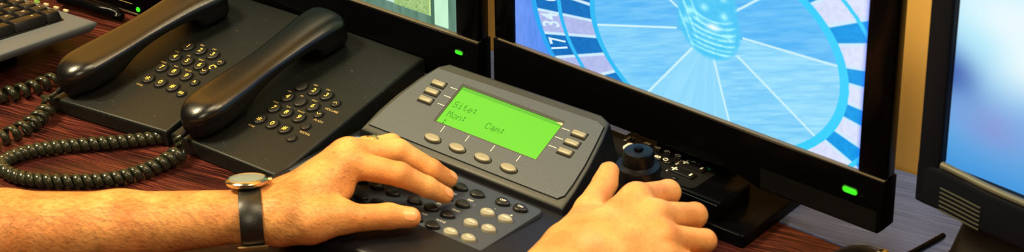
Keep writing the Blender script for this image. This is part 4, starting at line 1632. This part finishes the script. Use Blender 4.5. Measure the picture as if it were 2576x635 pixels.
# small swellings at the knuckles, hollow of the wrist
LH.dents = [(LI[1] + UPV * 9, 8, -0.8), (LM[1] + UPV * 9, 8, -0.8), (LT[1] + UPV * 11, 9, -0.6), (LT[2] + UPV * 10, 7, -0.5),
            (MI + UPV * 12, 10, -1.2), (MM + UPV * 12, 10, -1.2), (at(760, 520, 62), 14, 1.2), (at(892, 480, 60), 9, 1.0)]
lo, hi = LH.bounds()
pos, quads = surface_nets(LH.sdf, lo, hi, 1.7)
arm = link('left_arm', nets_mesh('left_arm', pos, quads, M['skin'], 4), person)
VIEW = -np.array([0, CP, -SP])
nail(LH, LI[2], LI[3], (0.15, -0.45, 0.85), 5.6, 6.2, 8, arm, 1.2)
nail(LH, LM[2], LM[3], (0.15, -0.25, 0.95), 5.6, 6.2, 8, arm, 1.2)
nail(LH, LT[2], LT[3], (0.05, -0.62, 0.75), 7.2, 7.6, 9, arm, 0.2)

# hair on the forearm: short bent strands growing out of the skin
me = arm.data
vn = np.zeros(len(me.vertices) * 3)
me.vertex_normals.foreach_get('vector', vn)
vn = vn.reshape(-1, 3)
vc = np.zeros(len(me.vertices) * 3)
me.vertices.foreach_get('co', vc)
vc = vc.reshape(-1, 3) / S
axis = (w3 - w1) / np.linalg.norm(w3 - w1)
tpos = (vc - w1) @ axis
ok = np.where((tpos > -20) & (tpos < 300) & ((vn @ VIEW > -0.25)))[0]
dens = np.where(tpos[ok] < 245, 1.0, 0.35)
pick = rng.choice(ok, 8500, replace=False if len(ok) > 8500 else True, p=dens / dens.sum())
hv, hf = [], []
for i in pick:
    p, nn = vc[i], vn[i]
    cl = vnoise(np.array([p[0] * 0.06 + 50]), np.array([p[2] * 0.08 + p[1] * 0.05 + 50]), 31)[0]
    down = np.array([0.0, -0.45, -0.75])
    d = axis * (0.55 + 0.5 * cl) + down * (0.9 * (cl - 0.15)) + rng.normal(0, 0.28, 3)
    d = d - nn * (d @ nn)
    d /= np.linalg.norm(d) + 1e-9
    L = rng.uniform(5, 11) * (1 if tpos[i] < 245 else 0.6)
    sd = np.cross(d, nn)
    wv = 0.07
    q0, q1, q2 = p - nn * 0.2, p + nn * L * 0.13 + d * L * 0.5, p + nn * L * 0.12 + d * L
    b0 = len(hv)
    hv += [q0 - sd * wv, q0 + sd * wv, q1 - sd * wv * .8, q1 + sd * wv * .8, q2]
    hf += [(b0, b0 + 1, b0 + 3, b0 + 2), (b0 + 2, b0 + 3, b0 + 4)]
hm = bpy.data.meshes.new('arm_hair')
hm.from_pydata([tuple(np.array(v) * S) for v in hv], [], hf)
hm.materials.append(M['hair'])
ho = link('arm_hair', hm, arm)
ho['kind'] = 'stuff'

# right hand round the joystick
RH = Hand()
r0, r1, r2 = at(1240, 860, 52), at(1340, 745, 52), at(1440, 640, 56)
SD = np.array([0.80, -0.35, -0.35])
rr0 = r0 + np.array([-70, -110, 8.0])
for s in (1, -1):
    RH.add_palm([rr0 + SD * 10 * s, r0 + SD * 8 * s, r1 + SD * 8 * s, r2 + SD * 9 * s], [30, 24, 20, 18.5], 12)
RI_, RM_, RR_, RP_ = at(1600, 503, 82), at(1650, 545, 78), at(1668, 598, 70), at(1672, 648, 60)
RH.add_palm([r2, at(1500, 590, 70), RI_], [18, 16, 13.0], 12)
RH.add_palm([r2, at(1530, 610, 70), RM_], [18, 16, 12.8], 12)
RH.add_palm([r2, at(1540, 640, 66), RR_], [18, 16, 12.0], 12)
RH.add_palm([r2, at(1550, 680, 58), RP_], [18, 15, 11.0], 12)
RI = [RI_, at(1680, 485, 68), at(1668, 505, 48), at(1642, 508, 42)]
RM2 = [RM_, at(1747, 543, 63), at(1738, 560, 44), at(1706, 560, 40)]
RR = [RR_, at(1772, 608, 56), at(1760, 622, 40), at(1728, 620, 38)]
RP = [RP_, at(1755, 668, 48), at(1742, 676, 37), at(1712, 672, 36)]
RT = [at(1440, 612, 60), at(1484, 530, 63), at(1522, 462, 69), at(1532, 433, 75)]
RH.add_finger(RI, [12.8, 10.6, 9.2, 7.8], 3, 7)
RH.add_finger(RM2, [12.4, 10.6, 9.0, 7.8], 3, 6)
RH.add_finger(RR, [11.6, 9.9, 8.6, 7.4], 3, 6)
RH.add_finger(RP, [10.4, 8.6, 7.6, 6.8], 3, 6)
RH.add_finger(RT, [17.0, 13.0, 10.2, 8.7], 4, 10)
RH.add_palm([at(1470, 590, 62), at(1530, 545, 68)], [16, 10], 10)
RH.dents = [(RI_ + UPV * 12, 10, -1.3), (RM_ + UPV * 12, 10, -1.5), (RR_ + UPV * 11, 9, -1.0), (at(1690, 555, 82), 9, 0.8), (RT[2] + UPV * 8, 8, -0.4)]
lo, hi = RH.bounds()
pos, quads = surface_nets(RH.sdf, lo, hi, 1.7)
rarm = link('right_arm', nets_mesh('right_arm', pos, quads, M['skin'], 4), person)
nail(RH, RT[2], RT[3], (-0.75, 0.35, 0.55), 6.0, 6.4, 9, rarm, 1.0)

# ------------------------------------------------------------------ wristwatch: case on the back of the wrist, strap following the skin
wc = at(632, 541, 43.6)
nrm = np.array([0, 0.26, 0.965])
nrm = nrm - axis * (nrm @ axis)
nrm /= np.linalg.norm(nrm)
sid = np.cross(axis, nrm)
wt = thing('wristwatch', 'round pale metal wristwatch on a black leather strap round the wrist', 'watch', tuple(wc), 0)


def band(x0, x1, thick, a0=0, a1=2 * PI, n=64, lift=0.6):
    rings = []
    for k in range(n):
        a = a0 + (a1 - a0) * k / (n if a1 - a0 > 6.2 else n - 1)
        d = nrm * math.cos(a) + sid * math.sin(a)
        rs = []
        for x in (x0, (x0 + x1) / 2, x1):
            p = (wc + axis * x)
            t = np.arange(12, 44, 0.25)
            v = LH.sdf(p[None, :] + t[:, None] * d[None, :])
            rs.append(t[np.argmax(v > 0)])
        r = max(rs)
        q = [(x, r + lift + h) for x, h in ((x0, 0), (x1, 0), (x1, thick * .55), (x1 - 1.6, thick), (x0 + 1.6, thick), (x0, thick * .55))]
        rings.append([wc + axis * x + d * rr - wc for x, rr in q])
    return rings


rg = band(-9.5, 9.5, 1.9)
bs = loft(rg + [rg[0]], cap=False)
bmesh.ops.remove_doubles(bs, verts=bs.verts, dist=0.01)
part('strap', bs, M['leather'], wt, ang=50)
t = np.arange(12, 44, 0.25)
top_r = t[np.argmax(LH.sdf(wc[None, :] + t[:, None] * nrm[None, :]) > 0)]
B = Matrix((tuple(axis), tuple(sid), tuple(nrm))).transposed().to_4x4()
cm = tr(*(nrm * (top_r + 1.6) + axis * -1.5)) @ B
part('case', lathe([(0, 0), (15.0, 0), (17.0, 1.0), (18.2, 2.8), (18.2, 4.2), (17.0, 5.6), (15.6, 6.2), (15.0, 5.8), (0, 5.6)], 56, cm), M['steel'], wt, 'polished pale metal case', ang=40)
part('dial', lathe([(0, 5.62), (14.8, 5.62), (14.8, 5.75), (0, 5.75)], 48, cm), M['dial'], wt)
part('crystal', lathe([(0, 7.8), (6, 7.6), (11, 7.1), (14.9, 6.2), (14.9, 5.8), (0, 5.8)], 48, cm), M['glass'], wt)
part('crown', scaled(lathe([(0, 0), (1.9, 0), (2.1, .4), (2.1, 2.6), (1.6, 3.2), (0, 3.2)], 20), cm @ tr(17.8, 2, 3.4) @ Matrix.Rotation(PI / 2, 4, 'Y')), M['gold'], wt)
for x in (-11, 8.5):
    for y in (-1,):
        part('lug', hexa([tuple(cm @ Vector(q)) for q in ((x, -17, 0.5), (x + 2.6, -17, .5), (x + 2.6, -10, 0.5), (x, -10, .5), (x + .4, -18.5, -2.5), (x + 2.2, -18.5, -2.5), (x + 2.6, -11, 4), (x, -11, 4))], .4, 2), M['gold'], wt)
ang_b = 2.12
bk = band(-12.5, 12.5, 1.6, ang_b - 0.06, ang_b + 0.06, 5, 2.5)
part('buckle', loft(bk), M['gold'], wt, 'gold buckle bar', ang=50)

# ------------------------------------------------------------------ ring on the ring finger
fa = (LR[1] - LR[0]) / np.linalg.norm(LR[1] - LR[0])
rc = LR[0] + (LR[1] - LR[0]) * 0.62
rn = UPV - fa * (UPV @ fa)
rn /= np.linalg.norm(rn)
rs_ = np.cross(fa, rn)
rrings = []
for k in range(48):
    a = 2 * PI * k / 48
    d = rn * math.cos(a) + rs_ * math.sin(a)
    t = np.arange(5, 30, 0.2)
    v = LH.sdf(rc[None, :] + t[:, None] * d[None, :])
    r = min(t[np.argmax(v > 0)], 12.4) + 0.5
    rrings.append([d * rr + fa * x for x, rr in ((-3.2, r - .4), (3.2, r - .4), (3.2, r + .3), (2.5, r + .8), (-2.5, r + .8), (-3.2, r + .3))])
rgo = loft(rrings + [rrings[0]], cap=False)
bmesh.ops.remove_doubles(rgo, verts=rgo.verts, dist=0.005)
ro = part('finger_ring', rgo, M['gold'], ang=50)
ro.location = Vector(rc) * S
ro['label'] = 'broad gold ring on the finger behind the middle finger'
ro['category'] = 'ring'
